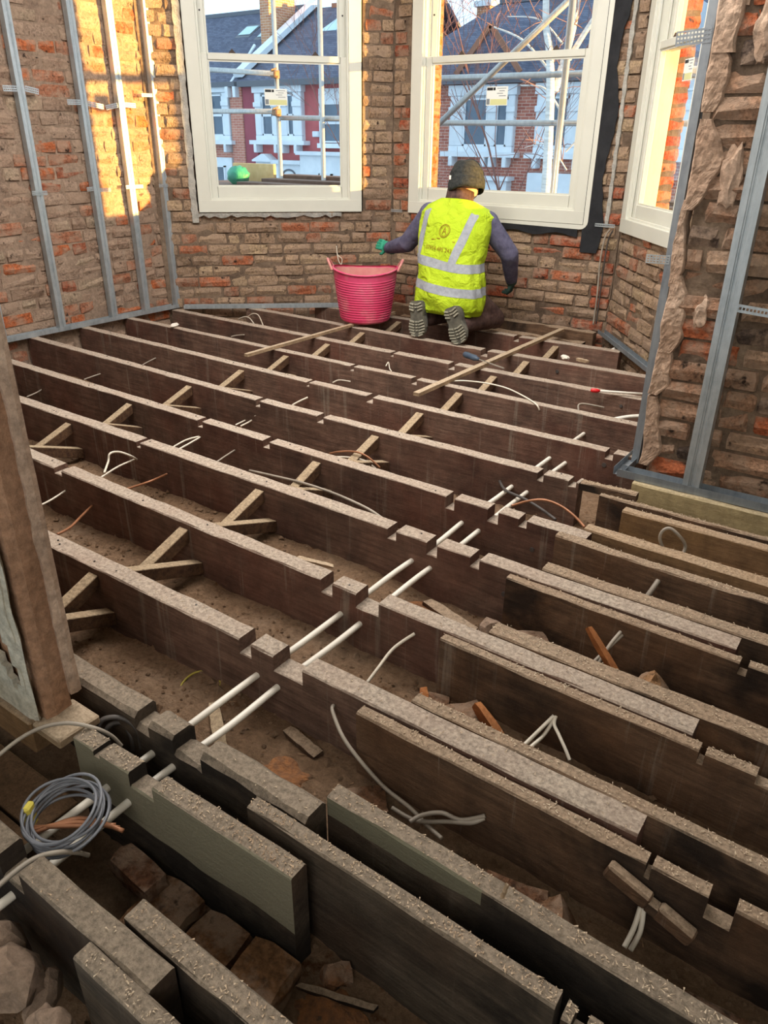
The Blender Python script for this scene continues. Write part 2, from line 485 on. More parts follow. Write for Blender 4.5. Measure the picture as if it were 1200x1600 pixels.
def brick_variant(L, H, D, seed, amp=0.004):
    """one weathered brick, 32 faces at most; local x along, z up, front at y = 0 (facing -y)"""
    rnd = random.Random(seed); nx, nz = 4, 3
    vs = []; fs = []
    for k in range(nz):
        for i in range(nx):
            u = i / (nx - 1); w = k / (nz - 1)
            edge = i in (0, nx - 1) or k in (0, nz - 1)
            corner = i in (0, nx - 1) and k in (0, nz - 1)
            x = (u - 0.5) * L; z = (w - 0.5) * H
            if i in (1, nx - 2): x = (-0.5 + 0.07 if i == 1 else 0.5 - 0.07) * L
            y = rnd.uniform(-amp, amp) + (0.006 if edge else 0) + (rnd.uniform(0.0, 0.007) if corner else 0)
            x += rnd.uniform(-1, 1) * (0.004 if edge else 0.01); z += rnd.uniform(-1, 1) * (0.003 if edge else 0.008)
            if corner: x *= 0.975; z *= 0.95
            vs.append((x, y, z))
    for k in range(nz - 1):
        for i in range(nx - 1):
            a = k * nx + i; fs.append((a, a + 1, a + nx + 1, a + nx))
    per = [i for i in range(nx)] + [k * nx + nx - 1 for k in range(1, nz)] + [(nz - 1) * nx + i for i in range(nx - 2, -1, -1)] + [k * nx for k in range(nz - 2, 0, -1)]
    b0 = len(vs)
    for p in per: vs.append((vs[p][0] * 0.99, D, vs[p][2] * 0.99))
    n = len(per)
    for j in range(n):
        k = (j + 1) % n; fs.append((per[k], per[j], b0 + j, b0 + k))
    fs.append(tuple(b0 + j for j in range(n)))
    me = bpy.data.meshes.new('brick'); me.from_pydata(vs, [], fs); me.materials.append(MT['brick']); me.update()
    return me
BV = {}
def brick_meshes(kind, amp):
    key = (kind, amp)
    if key not in BV:
        L = 0.215 if kind == 's' else 0.104
        BV[key] = [brick_variant(L, 0.065, 0.06, 100 * len(BV) + s, amp) for s in range(9)]
    return BV[key], (0.215 if kind == 's' else 0.104)

def put_brick(parent, P, yaw, length, h, rnd, pal, amp, pitch=0.0, name='brick'):
    kind = 's' if length > 0.15 else 'h'
    ms, L = brick_meshes(kind, amp)
    o = bpy.data.objects.new(name, rnd.choice(ms)); COL.objects.link(o)
    o.parent = parent
    o.location = Vector(P) - wloc(parent)
    o.rotation_euler = (rnd.uniform(-0.03, 0.03) + pitch, rnd.uniform(-0.012, 0.012), yaw + rnd.uniform(-0.02, 0.02))
    o.scale = (length / L, 1.0, h / 0.065 * rnd.uniform(0.95, 1.03))
    o.color = pick(pal, rnd)
    return o

def brick_wall(name, A, B, z0, z1, pal, seed, mortar, thick=0.22, holes=(), recess=0.010, amp=0.004, flush=0.004, proud=0.004, missing=0.0, bz=None, skip=None, mamp=0.008):
    """A->B along the inside face seen from the room with the room on the RIGHT-hand side reversed:
    the outward side (away from the room) is the left-hand normal of A->B."""
    A = Vector((A[0], A[1], 0)); B = Vector((B[0], B[1], 0))
    d = (B - A); L = d.length; d.normalize(); nrm = Vector((-d.y, d.x, 0))     # away from the room
    yaw = math.atan2(d.y, d.x)
    rnd = random.Random(seed)
    W3 = lambda s, z, q: A + d * s + nrm * q + Vector((0, 0, z))
    # mortar body: grid front (rough) with holes cut, back plain
    mb = MB()
    ss = sorted({0.0, L} | {h[0] for h in holes} | {h[1] for h in holes}); zs = sorted({z0, z1} | {h[2] for h in holes} | {h[3] for h in holes})
    def fine(v, st):
        o = []
        for a, b in zip(v, v[1:]):
            k = max(1, int(round((b - a) / st)))
            o += [a + (b - a) * i / k for i in range(k)]
        return o + [v[-1]]
    ss = [s for s in ss if 0 <= s <= L]; zs = [z for z in zs if z0 <= z <= z1]
    fs_ = fine(ss, 0.05); fz_ = fine(zs, 0.05)
    inh = lambda s, z: any(h[0] < s < h[1] and h[2] < z < h[3] for h in holes)
    idx = {}
    def vid(i, k, back):
        key = (i, k, back)
        if key not in idx:
            s, z = fs_[i], fz_[k]
            q = thick if back else recess + mnoise.noise(Vector((s * 7 + seed, z * 7, seed))) * mamp + rnd.uniform(-0.002, 0.002)
            idx[key] = len(mb.v); mb.v.append(W3(s, z, q))
        return idx[key]
    NS, NZ = len(fs_) - 1, len(fz_) - 1
    solid = lambda i, k: 0 <= i < NS and 0 <= k < NZ and not inh((fs_[i] + fs_[i + 1]) / 2, (fz_[k] + fz_[k + 1]) / 2)
    for i in range(NS):
        for k in range(NZ):
            if not solid(i, k): continue
            mb.f.append((vid(i, k, 0), vid(i + 1, k, 0), vid(i + 1, k + 1, 0), vid(i, k + 1, 0)))
            mb.f.append((vid(i, k + 1, 1), vid(i + 1, k + 1, 1), vid(i + 1, k, 1), vid(i, k, 1)))
            for (di, dk, e) in ((-1, 0, ((i, k + 1), (i, k))), (1, 0, ((i + 1, k), (i + 1, k + 1))), (0, -1, ((i, k), (i + 1, k))), (0, 1, ((i + 1, k + 1), (i, k + 1)))):
                if not solid(i + di, k + dk):
                    (a, b) = e
                    mb.f.append((vid(*b, 0), vid(*a, 0), vid(*a, 1), vid(*b, 1)))
    mb.m = [0] * len(mb.f)
    wall = mb.build(name, mortar, loc=W3(L / 2, z0, 0))
    tag(wall, kind='structure')
    # bricks, course by course
    z = z0 if bz is None else bz
    n = 0; row = 0
    while z + 0.05 < z1:
        h = 0.065; zc = z + h / 2
        s = -rnd.uniform(0, 0.2)
        while s < L:
            ln = 0.215 if rnd.random() < 0.6 else 0.104
            ln *= rnd.uniform(0.93, 1.05)
            a, b = s, s + ln; s = b + rnd.uniform(0.008, 0.016)
            a = max(a, 0.005); b = min(b, L - 0.005)
            for hh in holes:
                if hh[2] < zc < hh[3]:
                    if hh[0] <= a and b <= hh[1]: b = a
                    elif a < hh[0] < b: b = hh[0]
                    elif a < hh[1] < b: a = hh[1]
            if b - a < 0.045: continue
            if rnd.random() < missing: continue
            if skip and skip((a + b) / 2, zc): continue
            o = put_brick(wall, W3((a + b) / 2, zc, flush - rnd.uniform(-0.3, 1) * proud), yaw, b - a, h, rnd, pal, amp)
            n += 1
        z += 0.0755 + rnd.uniform(-0.001, 0.001); row += 1
    return wall

# ------------------------------------------------------------------ the shell of the room
BAY_A = (-4.56, 3.80)      # left party wall meets the left splay
BAY_B = (-3.42, 4.985)     # splay meets the bay front
BAY_C = (-1.68, 5.01)      # bay front meets the right splay
BAY_D = (-0.72, 3.73)      # right splay meets the pier return
ZT = 2.9
def wall_frame(A, B):
    A = Vector((A[0], A[1], 0)); B = Vector((B[0], B[1], 0)); d = (B - A).normalized(); n = Vector((-d.y, d.x, 0))
    return lambda s, z, q=0.0: A + d * s + n * q + Vector((0, 0, z))
W1 = (0.235, 1.415, 0.668, 2.62)      # window 1 outer frame on the left splay (s0, s1, z0, z1)
W2 = (0.150, 1.515, 0.668, 2.62)
W3_ = (0.030, 0.93, 0.645, 2.62)
def grow(w, m=0.012): return (w[0] - m, w[1] + m, w[2] - 0.004, w[3] + m)

brick_wall('wall_left', (-4.60, -0.2), (-4.60, 3.84), -0.3, ZT, PAL_LEFT, 11, 'mortar_l', thick=0.25, recess=0.008, amp=0.006, flush=0.002, proud=0.007, mamp=0.010,
           skip=lambda s, z: s < 2.1 or z > 2.25)
brick_wall('wall_bay_left', BAY_A, BAY_B, -0.3, ZT, PAL_BAY, 12, 'mortar_b', thick=0.10, holes=[grow(W1)], recess=0.011, amp=0.005, proud=0.010, missing=0.01,
           skip=lambda s, z: z > 2.25)
brick_wall('wall_bay_front', BAY_B, BAY_C, -0.3, ZT, PAL_BAY + [(c, w * 0.4) for c, w in PAL_RED], 13, 'mortar_b', thick=0.10, holes=[grow(W2)], recess=0.012, amp=0.006, proud=0.012, missing=0.01,
           skip=lambda s, z: z > 2.25)
brick_wall('wall_bay_right', BAY_C, BAY_D, -0.3, ZT, PAL_BAY, 14, 'mortar_b', thick=0.10, holes=[grow(W3_)], recess=0.012, amp=0.006, proud=0.012, missing=0.01,
           skip=lambda s, z: z > 1.0 or s > 1.3)
brick_wall('wall_pier', (-0.70, 2.80), (1.6, 2.80), -0.3, ZT, PAL_PIER, 15, 'mortar_b', thick=1.0, recess=0.009, amp=0.008, proud=0.012, missing=0.02, mamp=0.011,
           skip=lambda s, z: z > 2.0 or s > 1.1)

# outer leaf of red facing brick around each bay window, with narrower opening (its jambs show through the glass)
PAL_FACE = [((208, 98, 52), 50), ((190, 84, 46), 30), ((214, 116, 66), 16)]
def outer_leaf(name, A, B, w, seed, el=0.075, er=0.075, q0=0.175, q1=0.275):
    fr = wall_frame(A, B)
    Lw = (Vector((B[0], B[1])) - Vector((A[0], A[1]))).length
    h = (w[0] + el, w[1] - er, w[2] - 0.06, w[3] - 0.05)
    mb = MB(); d = (fr(1, 0) - fr(0, 0)).normalized(); n = (fr(0, 0, 1) - fr(0, 0, 0)).normalized()
    yaw = math.atan2(d.y, d.x); R = Matrix.Rotation(yaw, 4, 'Z'); R.translation = fr(0, 0)
    for (a, b, c, e) in ((0.0, h[0], -0.3, ZT), (h[1], Lw, -0.3, ZT), (h[0], h[1], -0.3, h[2]), (h[0], h[1], h[3], ZT)):
        mb.box((a, q0, c), (b, q1, e), R)
    o = mb.build(name, 'mortar_b', loc=fr(Lw / 2, -0.3, 0)); tag(o, kind='structure')
    rnd = random.Random(seed); z = 0.30
    while z < 2.5:
        for side, sx in ((0, h[0]), (1, h[1])):
            P = fr(sx + (0.012 if side == 0 else -0.012) * 0.4, z + 0.0325, 0.225)
            b = put_brick(o, P, yaw + (PI / 2 if side == 0 else -PI / 2), 0.095, 0.064, rnd, PAL_FACE, 0.002)
        z += 0.0755
    return o
outer_leaf('wall_facing_left', BAY_A, BAY_B, W1, 31)
outer_leaf('wall_facing_front', BAY_B, BAY_C, W2, 32)
outer_leaf('wall_facing_right', BAY_C, BAY_D, W3_, 33, 0.035, 0.15, 0.170, 0.265)

# mortar fillets closing the bay corners
for nm, P_, out_ in (('wall_corner_left', BAY_B, (-0.39, 0.92)), ('wall_corner_right', BAY_C, (0.45, 0.89)), ('wall_corner_back', BAY_A, (-0.92, 0.39))):
    o2 = Vector((out_[0], out_[1], 0)).normalized(); c2 = Vector((P_[0], P_[1], 0)) + o2 * 0.075
    R2 = Matrix.Translation(c2) @ Matrix.Rotation(math.atan2(o2.y, o2.x), 4, 'Z')
    mb = MB(); mb.box((-0.055, -0.05, -0.3), (0.19, 0.05, ZT), R2); tag(mb.build(nm, 'mortar_b'), kind='structure')

# ceiling, and the partition that the camera looks past
mb = MB(); mb.box((-4.9, -2.2, ZT), (1.7, 5.4, ZT + 0.1)); tag(mb.build('ceiling', 'ceiling'), kind='structure')
mb = MB(); mb.box((1.6, -2.2, -0.4), (1.75, 2.85, ZT)); tag(mb.build('wall_right', 'plasterwall'), kind='structure')
mb = MB(); mb.box((-4.85, -2.2, -0.4), (1.75, -2.05, ZT)); tag(mb.build('wall_back', 'plasterwall'), kind='structure')
mb = MB(); mb.box((-4.85, -2.2, -0.4), (-4.6, -0.2, ZT)); tag(mb.build('wall_far_left', 'plasterwall'), kind='structure')

# soil between the joists
def soil_z(x, y):
    b = -0.19
    if y < 0.95: b = -0.19 - 0.06 * min(1, (0.95 - y) / 0.2)
    v = Vector((x * 2.1, y * 2.1, 3.3)); w = Vector((x * 9, y * 9, 1.1))
    return b + mnoise.noise(v) * 0.022 + mnoise.noise(w) * 0.011 + mnoise.noise(w * 3.1) * 0.006 + mnoise.noise(w * 6.3) * 0.004
mb = MB(); st = 0.017; X0, X1, Y0, Y1 = -4.59, 1.55, -0.4, 4.98
nx = int((X1 - X0) / st); ny = int((Y1 - Y0) / st)
for i in range(nx + 1):
    for j in range(ny + 1):
        x = X0 + (X1 - X0) * i / nx; y = Y0 + (Y1 - Y0) * j / ny
        mb.v.append(Vector((x, y, soil_z(x, y))))
for i in range(nx):
    for j in range(ny):
        a = i * (ny + 1) + j; mb.f.append((a, a + ny + 1, a + ny + 2, a + 1))
mb.m = [0] * len(mb.f)
tag(mb.build('floor', 'soil', smooth=True, normals=False), kind='structure')

# ------------------------------------------------------------------ the three sash windows
def text_mesh(body, size, extrude=0.0004):
    cu = bpy.data.curves.new('lettering', 'FONT'); cu.body = body; cu.size = size; cu.extrude = extrude
    cu.resolution_u = 2
    cu.align_x = 'CENTER'; cu.align_y = 'CENTER'
    o = bpy.data.objects.new('lettering', cu); COL.objects.link(o)
    dg = bpy.context.evaluated_depsgraph_get(); dg.update()
    me = bpy.data.meshes.new_from_object(o.evaluated_get(dg))
    bpy.data.objects.remove(o); bpy.data.curves.remove(cu)
    return me

MT['sticker'] = simple('sticker_paper', srgb(226, 228, 222), None, 9, 0.6, bump=0)
MT['ink'] = simple('black_ink', srgb(28, 28, 30), None, 9, 0.6, bump=0)
MT['ink_grey'] = simple('grey_ink', srgb(120, 126, 130), None, 9, 0.6, bump=0)
MT['ochre'] = simple('pale_yellow_print', srgb(206, 206, 150), None, 9, 0.6, bump=0)
MT['horn'] = simple('dark_sash_stop', srgb(70, 56, 48), None, 9, 0.7, bump=0)

def sash_window(idx, A, B, w, sticker, label_side=0.62):
    fr = wall_frame(A, B); s0, s1, z0, z1 = w
    zm = 1.635
    root = empty('window_%d' % idx, fr((s0 + s1) / 2, z0, 0), kind='structure')
    d = (fr(1, 0) - fr(0, 0)).normalized()
    R = Matrix.Rotation(math.atan2(d.y, d.x), 4, 'Z'); R.translation = fr(0, 0)
    def part(name, boxes, mat='white', parent=root, ch=0.003):
        mb = MB()
        for lo, hi in boxes: mb.box(lo, hi, R, ch)
        return mb.build(name, mat, parent)
    fw = 0.088
    q0, q1 = -0.012, 0.165
    # box frame: two linings, head, cill
    for a, b in ((s0, s0 + fw), (s1 - fw, s1)):
        part('frame_lining', [((a, q0, z0), (b, q1, z1))])
    part('frame_head', [((s0, q0 - 0.001, z1 - fw), (s1, q1, z1))])
    part('frame_cill', [((s0, q0 - 0.001, z0), (s1, q1 + 0.03, z0 + 0.082))])
    a, b = s0 + fw, s1 - fw
    # staff bead round the inside, parting bead
    part('staff_bead', [((a - 0.004, 0.004, z0 + 0.082), (a + 0.014, 0.022, z1 - fw)), ((b - 0.014, 0.004, z0 + 0.082), (b + 0.004, 0.022, z1 - fw)), ((a, 0.0045, z0 + 0.078), (b, 0.021, z0 + 0.096))])
    part('parting_bead', [((a - 0.002, 0.068, z0 + 0.09), (a + 0.012, 0.078, z1 - fw)), ((b - 0.012, 0.068, z0 + 0.09), (b + 0.002, 0.078, z1 - fw))])
    def sash(name, qa, qb, zb, zt, bot, top, st):
        s = part(name, [((a + 0.004, qa, zb), (a + 0.004 + st, qb, zt)), ((b - 0.004 - st, qa, zb), (b - 0.004, qb, zt)),
                        ((a + 0.006 + st, qa + 0.001, zb), (b - 0.006 - st, qb - 0.001, zb + bot)), ((a + 0.006 + st, qa + 0.001, zt - top), (b - 0.006 - st, qb - 0.001, zt))])
        mid = (qa + qb) / 2
        mb = MB(); mb.box((a + st, mid - 0.006, zb + bot - 0.006), (b - st, mid + 0.006, zt - top + 0.006), R)
        mb.build('pane', 'glass', s)
        g = MB()
        e = 0.010; xa, xb, za, zc = a + 0.004 + st, b - 0.004 - st, zb + bot, zt - top
        for lo, hi in (((xa, qa + 0.010, za), (xa + e, mid - 0.0065, zc)), ((xb - e, qa + 0.010, za), (xb, mid - 0.0065, zc)), ((xa, qa + 0.0105, za), (xb, mid - 0.007, za + e)), ((xa, qa + 0.0105, zc - e), (xb, mid - 0.007, zc))):
            g.box(lo, hi, R)
        g.build('glazing_bead', 'white', s)
        return s
    lo = sash('lower_sash', 0.024, 0.066, z0 + 0.084, zm + 0.022, 0.085, 0.040, 0.050)
    up = sash('upper_sash', 0.080, 0.122, zm - 0.022, z1 - fw + 0.01, 0.040, 0.055, 0.050)
    for t in (0.22, 0.78):
        c = a + (b - a) * t
        mb = MB(); v = [(c - 0.028, 0.06, zm + 0.021), (c + 0.028, 0.06, zm + 0.021), (c, 0.06, zm + 0.052)]
        v2 = [(x, 0.076, z) for x, y, z in v]
        mb.add([R @ Vector(p) for p in v + v2], [(0, 1, 2), (5, 4, 3), (0, 3, 4, 1), (1, 4, 5, 2), (2, 5, 3, 0)])
        mb.build('sash_stop', 'horn', root)
    for s_ in (a + 0.028, b - 0.028):
        mb = MB(); mb.cyl(R @ Vector((s_, 0.078, 1.90)), R @ Vector((s_, 0.084, 1.90)), 0.006, 8); mb.build('screw_head', 'ink', root)
    if sticker:
        sx, sz, wd, ht = sticker
        q = 0.0375
        st = part('glass_sticker', [((sx, q - 0.0008, sz), (sx + wd, q, sz + ht))], 'sticker', lo, 0)
        part('sticker_print', [((sx + 0.004, q - 0.0014, sz + ht * 0.80), (sx + wd * 0.30, q - 0.0008, sz + ht * 0.95)), ((sx + wd * 0.32, q - 0.0014, sz + ht * 0.80), (sx + wd * 0.42, q - 0.0008, sz + ht * 0.95))], 'ink', st, 0)
        part('sticker_lines', [((sx + wd * (0.5 + 0.1 * (k % 2)), q - 0.0014, sz + ht * (0.88 - 0.13 * k)), (sx + wd * (0.92 - 0.07 * (k % 3)), q - 0.0008, sz + ht * (0.915 - 0.13 * k))) for k in range(4)], 'ink_grey', st, 0)
        part('sticker_panel', [((sx + wd * 0.2, q - 0.0014, sz + 0.004), (sx + wd - 0.004, q - 0.0008, sz + ht * 0.34))], 'ochre', st, 0)
        part('sticker_block', [((sx + 0.004, q - 0.0014, sz + 0.006), (sx + wd * 0.17, q - 0.0008, sz + ht * 0.36))], 'ink_grey', st, 0)
    return root

sash_window(1, BAY_A, BAY_B, W1, (0.745, 1.355, 0.155, 0.10))
sash_window(2, BAY_B, BAY_C, W2, (0.715, 1.36, 0.155, 0.11))
sash_window(3, BAY_C, BAY_D, W3_, (0.55, 1.44, 0.12, 0.10))

# black damp membrane hanging round window 2 and foam filler beside the frames
def strip_on_wall(name, A, B, prof, q0, q1, mat, label, cat):
    """prof: [(z, s_left, s_right)...] ragged vertical strip standing q0..q1 off the wall face"""
    fr = wall_frame(A, B); mb = MB(); rs = []
    for z, a, b in prof:
        rs.append([fr(a, z, q0), fr(b, z, q0), fr(b, z, q1), fr(a, z, q1)])
    mb.rings(rs)
    o = mb.build(name, mat)
    return tag(o, label, cat)
rr = random.Random(3)
prof = [(0.50 + 0.05 * i, 1.50, 1.50 + 0.115 + 0.02 * math.sin(i * 0.5) + rr.uniform(-0.006, 0.006)) for i in range(41)]
strip_on_wall('damp_membrane', BAY_B, BAY_C, prof, -0.016, -0.011, 'black', 'black damp membrane strip hanging right of the middle window frame', 'membrane')
fr = wall_frame(BAY_B, BAY_C); mb = MB()
mb.rings([[fr(0.62 + 0.05 * i, 0.665, -0.018), fr(0.62 + 0.05 * i, 0.60 + 0.012 * math.sin(i), -0.018), fr(0.62 + 0.05 * i, 0.60 + 0.012 * math.sin(i), -0.012), fr(0.62 + 0.05 * i, 0.665, -0.012)] for i in range(18)])
tag(mb.build('damp_membrane', 'black'), 'black damp membrane strip tucked under the middle window cill', 'membrane')
# white liner sheet with rounded corner below the middle window
mb = MB(); pts = []
S0, S1, Z0, Z1, rd = 0.60, 1.535, 0.640, 1.9, 0.05
pts += [(S0, 0.652), (S1 - rd, Z0)] + [(S1 - rd + rd * math.sin(t), Z0 + rd - rd * math.cos(t)) for t in (0.4, 0.8, 1.2, PI / 2)] + [(S1, Z1), (S1 - 0.03, Z1), (S1 - 0.03, 0.668), (S0, 0.668)]
n = len(pts); mb.add([fr(s, z, -0.021) for s, z in pts] + [fr(s, z, -0.017) for s, z in pts], [tuple(range(n)), tuple(range(2 * n - 1, n - 1, -1))] + [(i, (i + 1) % n, (i + 1) % n + n, i + n) for i in range(n)])
tag(mb.build('liner_sheet', 'white'), 'thin white liner sheet with rounded corner edging the middle window frame', 'sheet')
def foam(A, B, s, label, zlo=0.62, zhi=2.3, seed=1, wd=0.03):
    rr = random.Random(seed)
    prof = [(zlo + 0.03 * i, s - wd / 2 + rr.uniform(-0.004, 0.004), s + wd / 2 + rr.uniform(-0.004, 0.004)) for i in range(int((zhi - zlo) / 0.03))]
    strip_on_wall('foam_filler', A, B, prof, -0.014, 0.012, 'foam', label, 'filler')
foam(BAY_A, BAY_B, W1[0] - 0.032, 'ragged grey filler strip left of the left window frame', 0.60, 2.3, 5, 0.045)
foam(BAY_B, BAY_C, 1.655, 'ragged pale filler strip right of the black membrane', 0.66, 2.3, 6, 0.022)
fr = wall_frame(BAY_A, BAY_B); rr = random.Random(8); mb = MB()
mb.rings([[fr(0.22 + 0.04 * i, 0.663, -0.022), fr(0.22 + 0.04 * i, 0.640 + rr.uniform(-0.012, 0.01), -0.018), fr(0.22 + 0.04 * i, 0.645, -0.009), fr(0.22 + 0.04 * i, 0.663, -0.009)] for i in range(27)])
tag(mb.build('foam_filler', 'foam'), 'crumbly grey mortar bead under the left window cill', 'filler')

# ------------------------------------------------------------------ across the street
MT['red_paint'] = simple('red_painted_wall', srgb(170, 84, 88), srgb(188, 98, 98), 2.0, 0.85, bump=0)
MT['maroon'] = simple('maroon_painted_wall', srgb(140, 66, 80), srgb(154, 76, 88), 2.0, 0.85, bump=0)
MT['far_brick'] = wall_brick_tex('far_brick', srgb(160, 96, 84), srgb(184, 120, 102), srgb(206, 186, 172), 2.2, 0.5, 0.165)
MT['far_brick_yellow'] = wall_brick_tex('yellow_stock_brick', srgb(206, 166, 96), srgb(222, 186, 118), srgb(206, 200, 180), 2.2)
MT['far_brick_left'] = wall_brick_tex('pale_red_brick', srgb(176, 112, 98), srgb(190, 130, 112), srgb(206, 180, 164), 2.2, 0.5, 0.165)
MT['far_brick_stock'] = wall_brick_tex('stock_brick', srgb(176, 120, 92), srgb(192, 142, 106), srgb(206, 190, 172), 2.2, 0.5, 0.165)
MT['slate'] = wall_brick_tex('roof_slate', srgb(84, 88, 104), srgb(104, 108, 124), srgb(66, 70, 84), 3.2, 0.5, 0.22)
MT['stone_white'] = simple('white_stone_trim', srgb(206, 214, 220), srgb(222, 228, 232), 3, 0.8, bump=0)
MT['far_glass'] = simple('far_window_glass', srgb(52, 74, 94), srgb(74, 98, 118), 0.9, 0.12, bump=0, spec=0.8)
MT['rooflight'] = simple('rooflight_glass', srgb(150, 190, 200), srgb(170, 204, 212), 1.0, 0.15, bump=0, spec=0.8)
MT['gutter'] = simple('gutter', srgb(92, 96, 104), None, 3, 0.6, bump=0)
MT['bargeboard'] = simple('brown_bargeboard', srgb(132, 92, 72), srgb(150, 108, 86), 3, 0.8, bump=0)
MT['pot'] = simple('chimney_pot', srgb(196, 160, 120), None, 3, 0.8, bump=0)
MT['scaffold'] = steel_mat('scaffold_tube', srgb(150, 150, 150), srgb(190, 188, 182), 0.45)
MT['coupler'] = simple('rusty_coupler', srgb(122, 92, 70), srgb(150, 118, 90), 20, 0.7, metal=0.4)
MT['board'] = wood('scaffold_board', srgb(104, 78, 66), srgb(140, 108, 92), srgb(160, 134, 118), 0.5, 0.0)
MT['osb'] = simple('chipboard', srgb(206, 168, 110), srgb(224, 190, 136), 14, 0.8, bump=0.2)
MT['bag'] = simple('green_plastic_sack', srgb(30, 120, 92), srgb(60, 156, 120), 7, 0.4, bump=0.6, dist=0.02)
MT['birch'] = simple('birch_bark', srgb(226, 222, 214), srgb(186, 180, 172), 5, 0.8, bump=0.3, stretch=(1, 1, 6))
MT['twig'] = simple('bare_twigs', srgb(150, 104, 92), srgb(120, 84, 76), 3, 0.9, bump=0)
MT['tarmac'] = simple('street_tarmac', srgb(110, 112, 116), srgb(124, 126, 130), 2, 0.95, bump=0)

YF = 20.0; GZ = -4.2
mb = MB(); mb.box((-60, 5.6, GZ - 0.3), (30, 60, GZ)); tag(mb.build('street', 'tarmac'), kind='structure')

def hbox(parent, name, lo, hi, mat, ch=0):
    mb = MB(); mb.box(lo, hi, None, ch); return mb.build(name, mat, parent)

def sash_far(house, x0, x1, z0, z1, y, zmid=None):
    """far sash: white frame part with two pane sub-parts"""
    f = MB(); t = 0.045
    zmid = zmid or (z0 + z1) / 2
    for lo, hi in (((x0, y - 0.06, z0), (x0 + t, y + 0.02, z1)), ((x1 - t, y - 0.06, z0), (x1, y + 0.02, z1)), ((x0, y - 0.06, z0), (x1, y + 0.02, z0 + t)), ((x0, y - 0.06, z1 - t), (x1, y + 0.02, z1)), ((x0, y - 0.06, zmid - 0.035), (x1, y + 0.02, zmid + 0.035))):
        f.box(lo, hi)
    fo = f.build('window_frame', 'stone_white', house)
    for a, b in ((z0 + t, zmid - 0.035), (zmid + 0.035, z1 - t)):
        mb = MB(); mb.box((x0 + t, y - 0.02, a), (x1 - t, y, b)); mb.build('pane', 'far_glass', fo)

def roof(house, x0, x1, y0, y1, z0, z1, hip_left=0.0, over=0.15):
    mb = MB()
    v = [(x0, y0 - over, z0), (x1, y0 - over, z0), (x1, y1, z1), (x0 + hip_left, y1, z1), (x0, 2 * y1 - y0, z0), (x1, 2 * y1 - y0, z0)]
    th = 0.12
    v2 = [(a, b, c - th) for a, b, c in v]
    mb.add(v + v2, [(0, 1, 2, 3), (3, 2, 5, 4), (0, 3, 4), (6, 9, 8, 7), (9, 10, 11, 8), (6, 10, 9), (0, 6, 7, 1), (1, 7, 8, 2), (2, 8, 11, 5), (5, 11, 10, 4), (4, 10, 6, 0)])
    return mb.build('roof', 'slate', house)

def chimney(house, lo, hi, mat, pots):
    c = hbox(house, 'chimney_stack', lo, hi, mat)
    hbox(c, 'chimney_cap', (lo[0] - 0.08, lo[1] - 0.08, hi[2]), (hi[0] + 0.08, hi[1] + 0.08, hi[2] + 0.15), 'stone_white')
    for i in range(pots):
        x = lo[0] + (hi[0] - lo[0]) * (i + 0.5) / pots
        mb = MB(); mb.tube([(x, (lo[1] + hi[1]) / 2, hi[2] + 0.15), (x, (lo[1] + hi[1]) / 2, hi[2] + 0.6)], [0.13, 0.10], 10); mb.build('chimney_pot', 'pot', c)

def white_bay(house, x0, x1, z0, z1, y, panes, depth=0.14, corbels=()):
    """projecting white first-floor window group: pilasters, head, cill on corbels, sashes"""
    hbox(house, 'bay_back', (x0, y - depth + 0.09, z0), (x1, y + 0.1, z1), 'stone_white')
    hbox(house, 'bay_head', (x0 - 0.05, y - depth - 0.06, z1 - 0.02), (x1 + 0.05, y + 0.05, z1 + 0.22), 'stone_white')
    hbox(house, 'bay_cill', (x0 - 0.18, y - depth - 0.16, z0 - 0.10), (x1 + 0.18, y + 0.05, z0 + 0.02), 'stone_white')
    hbox(house, 'bay_apron', (x0, y - depth - 0.02, z0 + 0.02), (x1, y - depth + 0.09, z0 + 0.16), 'stone_white')
    xs = [x0] + [e for p in panes for e in p] + [x1]
    for a, b in zip(xs[0::2], xs[1::2]):
        hbox(house, 'pilaster', (a, y - depth - 0.03, z0 + 0.16), (b, y - depth + 0.089, z1 - 0.02), 'stone_white', 0.02)
        hbox(house, 'capital', (a - 0.03, y - depth - 0.07, z1 - 0.42), (b + 0.03, y - depth - 0.03, z1 - 0.28), 'stone_white', 0.015)
    for a, b in panes: sash_far(house, a, b, z0 + 0.16, z1 - 0.08, y - depth + 0.06)
    for c in corbels:
        hbox(house, 'corbel', (c - 0.06, y - 0.32, z0 - 0.34), (c + 0.06, y + 0.02, z0 - 0.10), 'stone_white', 0.02)

# left house
hl = empty('terraced_house', (-22.5, YF, GZ), 'slate roofed brick house with skylights seen at far left through the left window', 'house')
hbox(hl, 'wall', (-26, YF, GZ), (-19.56, YF + 7, 2.75), 'far_brick_left')
rl = roof(hl, -26.5, -19.75, YF, YF + 4, 2.75, 5.25)
def skylight(xa, xb, ta, tb):
    mb = MB(); g = lambda x, t, o: (x, YF + 4 * t, 2.75 + 2.5 * t + o)
    mb.add([g(xa, ta, 0.05), g(xb, ta, 0.05), g(xb, tb, 0.05), g(xa, tb, 0.05), g(xa, ta, -0.05), g(xb, ta, -0.05), g(xb, tb, -0.05), g(xa, tb, -0.05)], [(0, 1, 2, 3), (7, 6, 5, 4), (0, 4, 5, 1), (1, 5, 6, 2), (2, 6, 7, 3), (3, 7, 4, 0)])
    s = mb.build('skylight_frame', 'gutter', rl)
    mb = MB(); e = 0.06; de = 0.03
    mb.add([g(xa + e, ta + de, 0.07), g(xb - e, ta + de, 0.07), g(xb - e, tb - de, 0.07), g(xa + e, tb - de, 0.07)], [(0, 1, 2, 3)]); mb.build('skylight_pane', 'rooflight', hl)
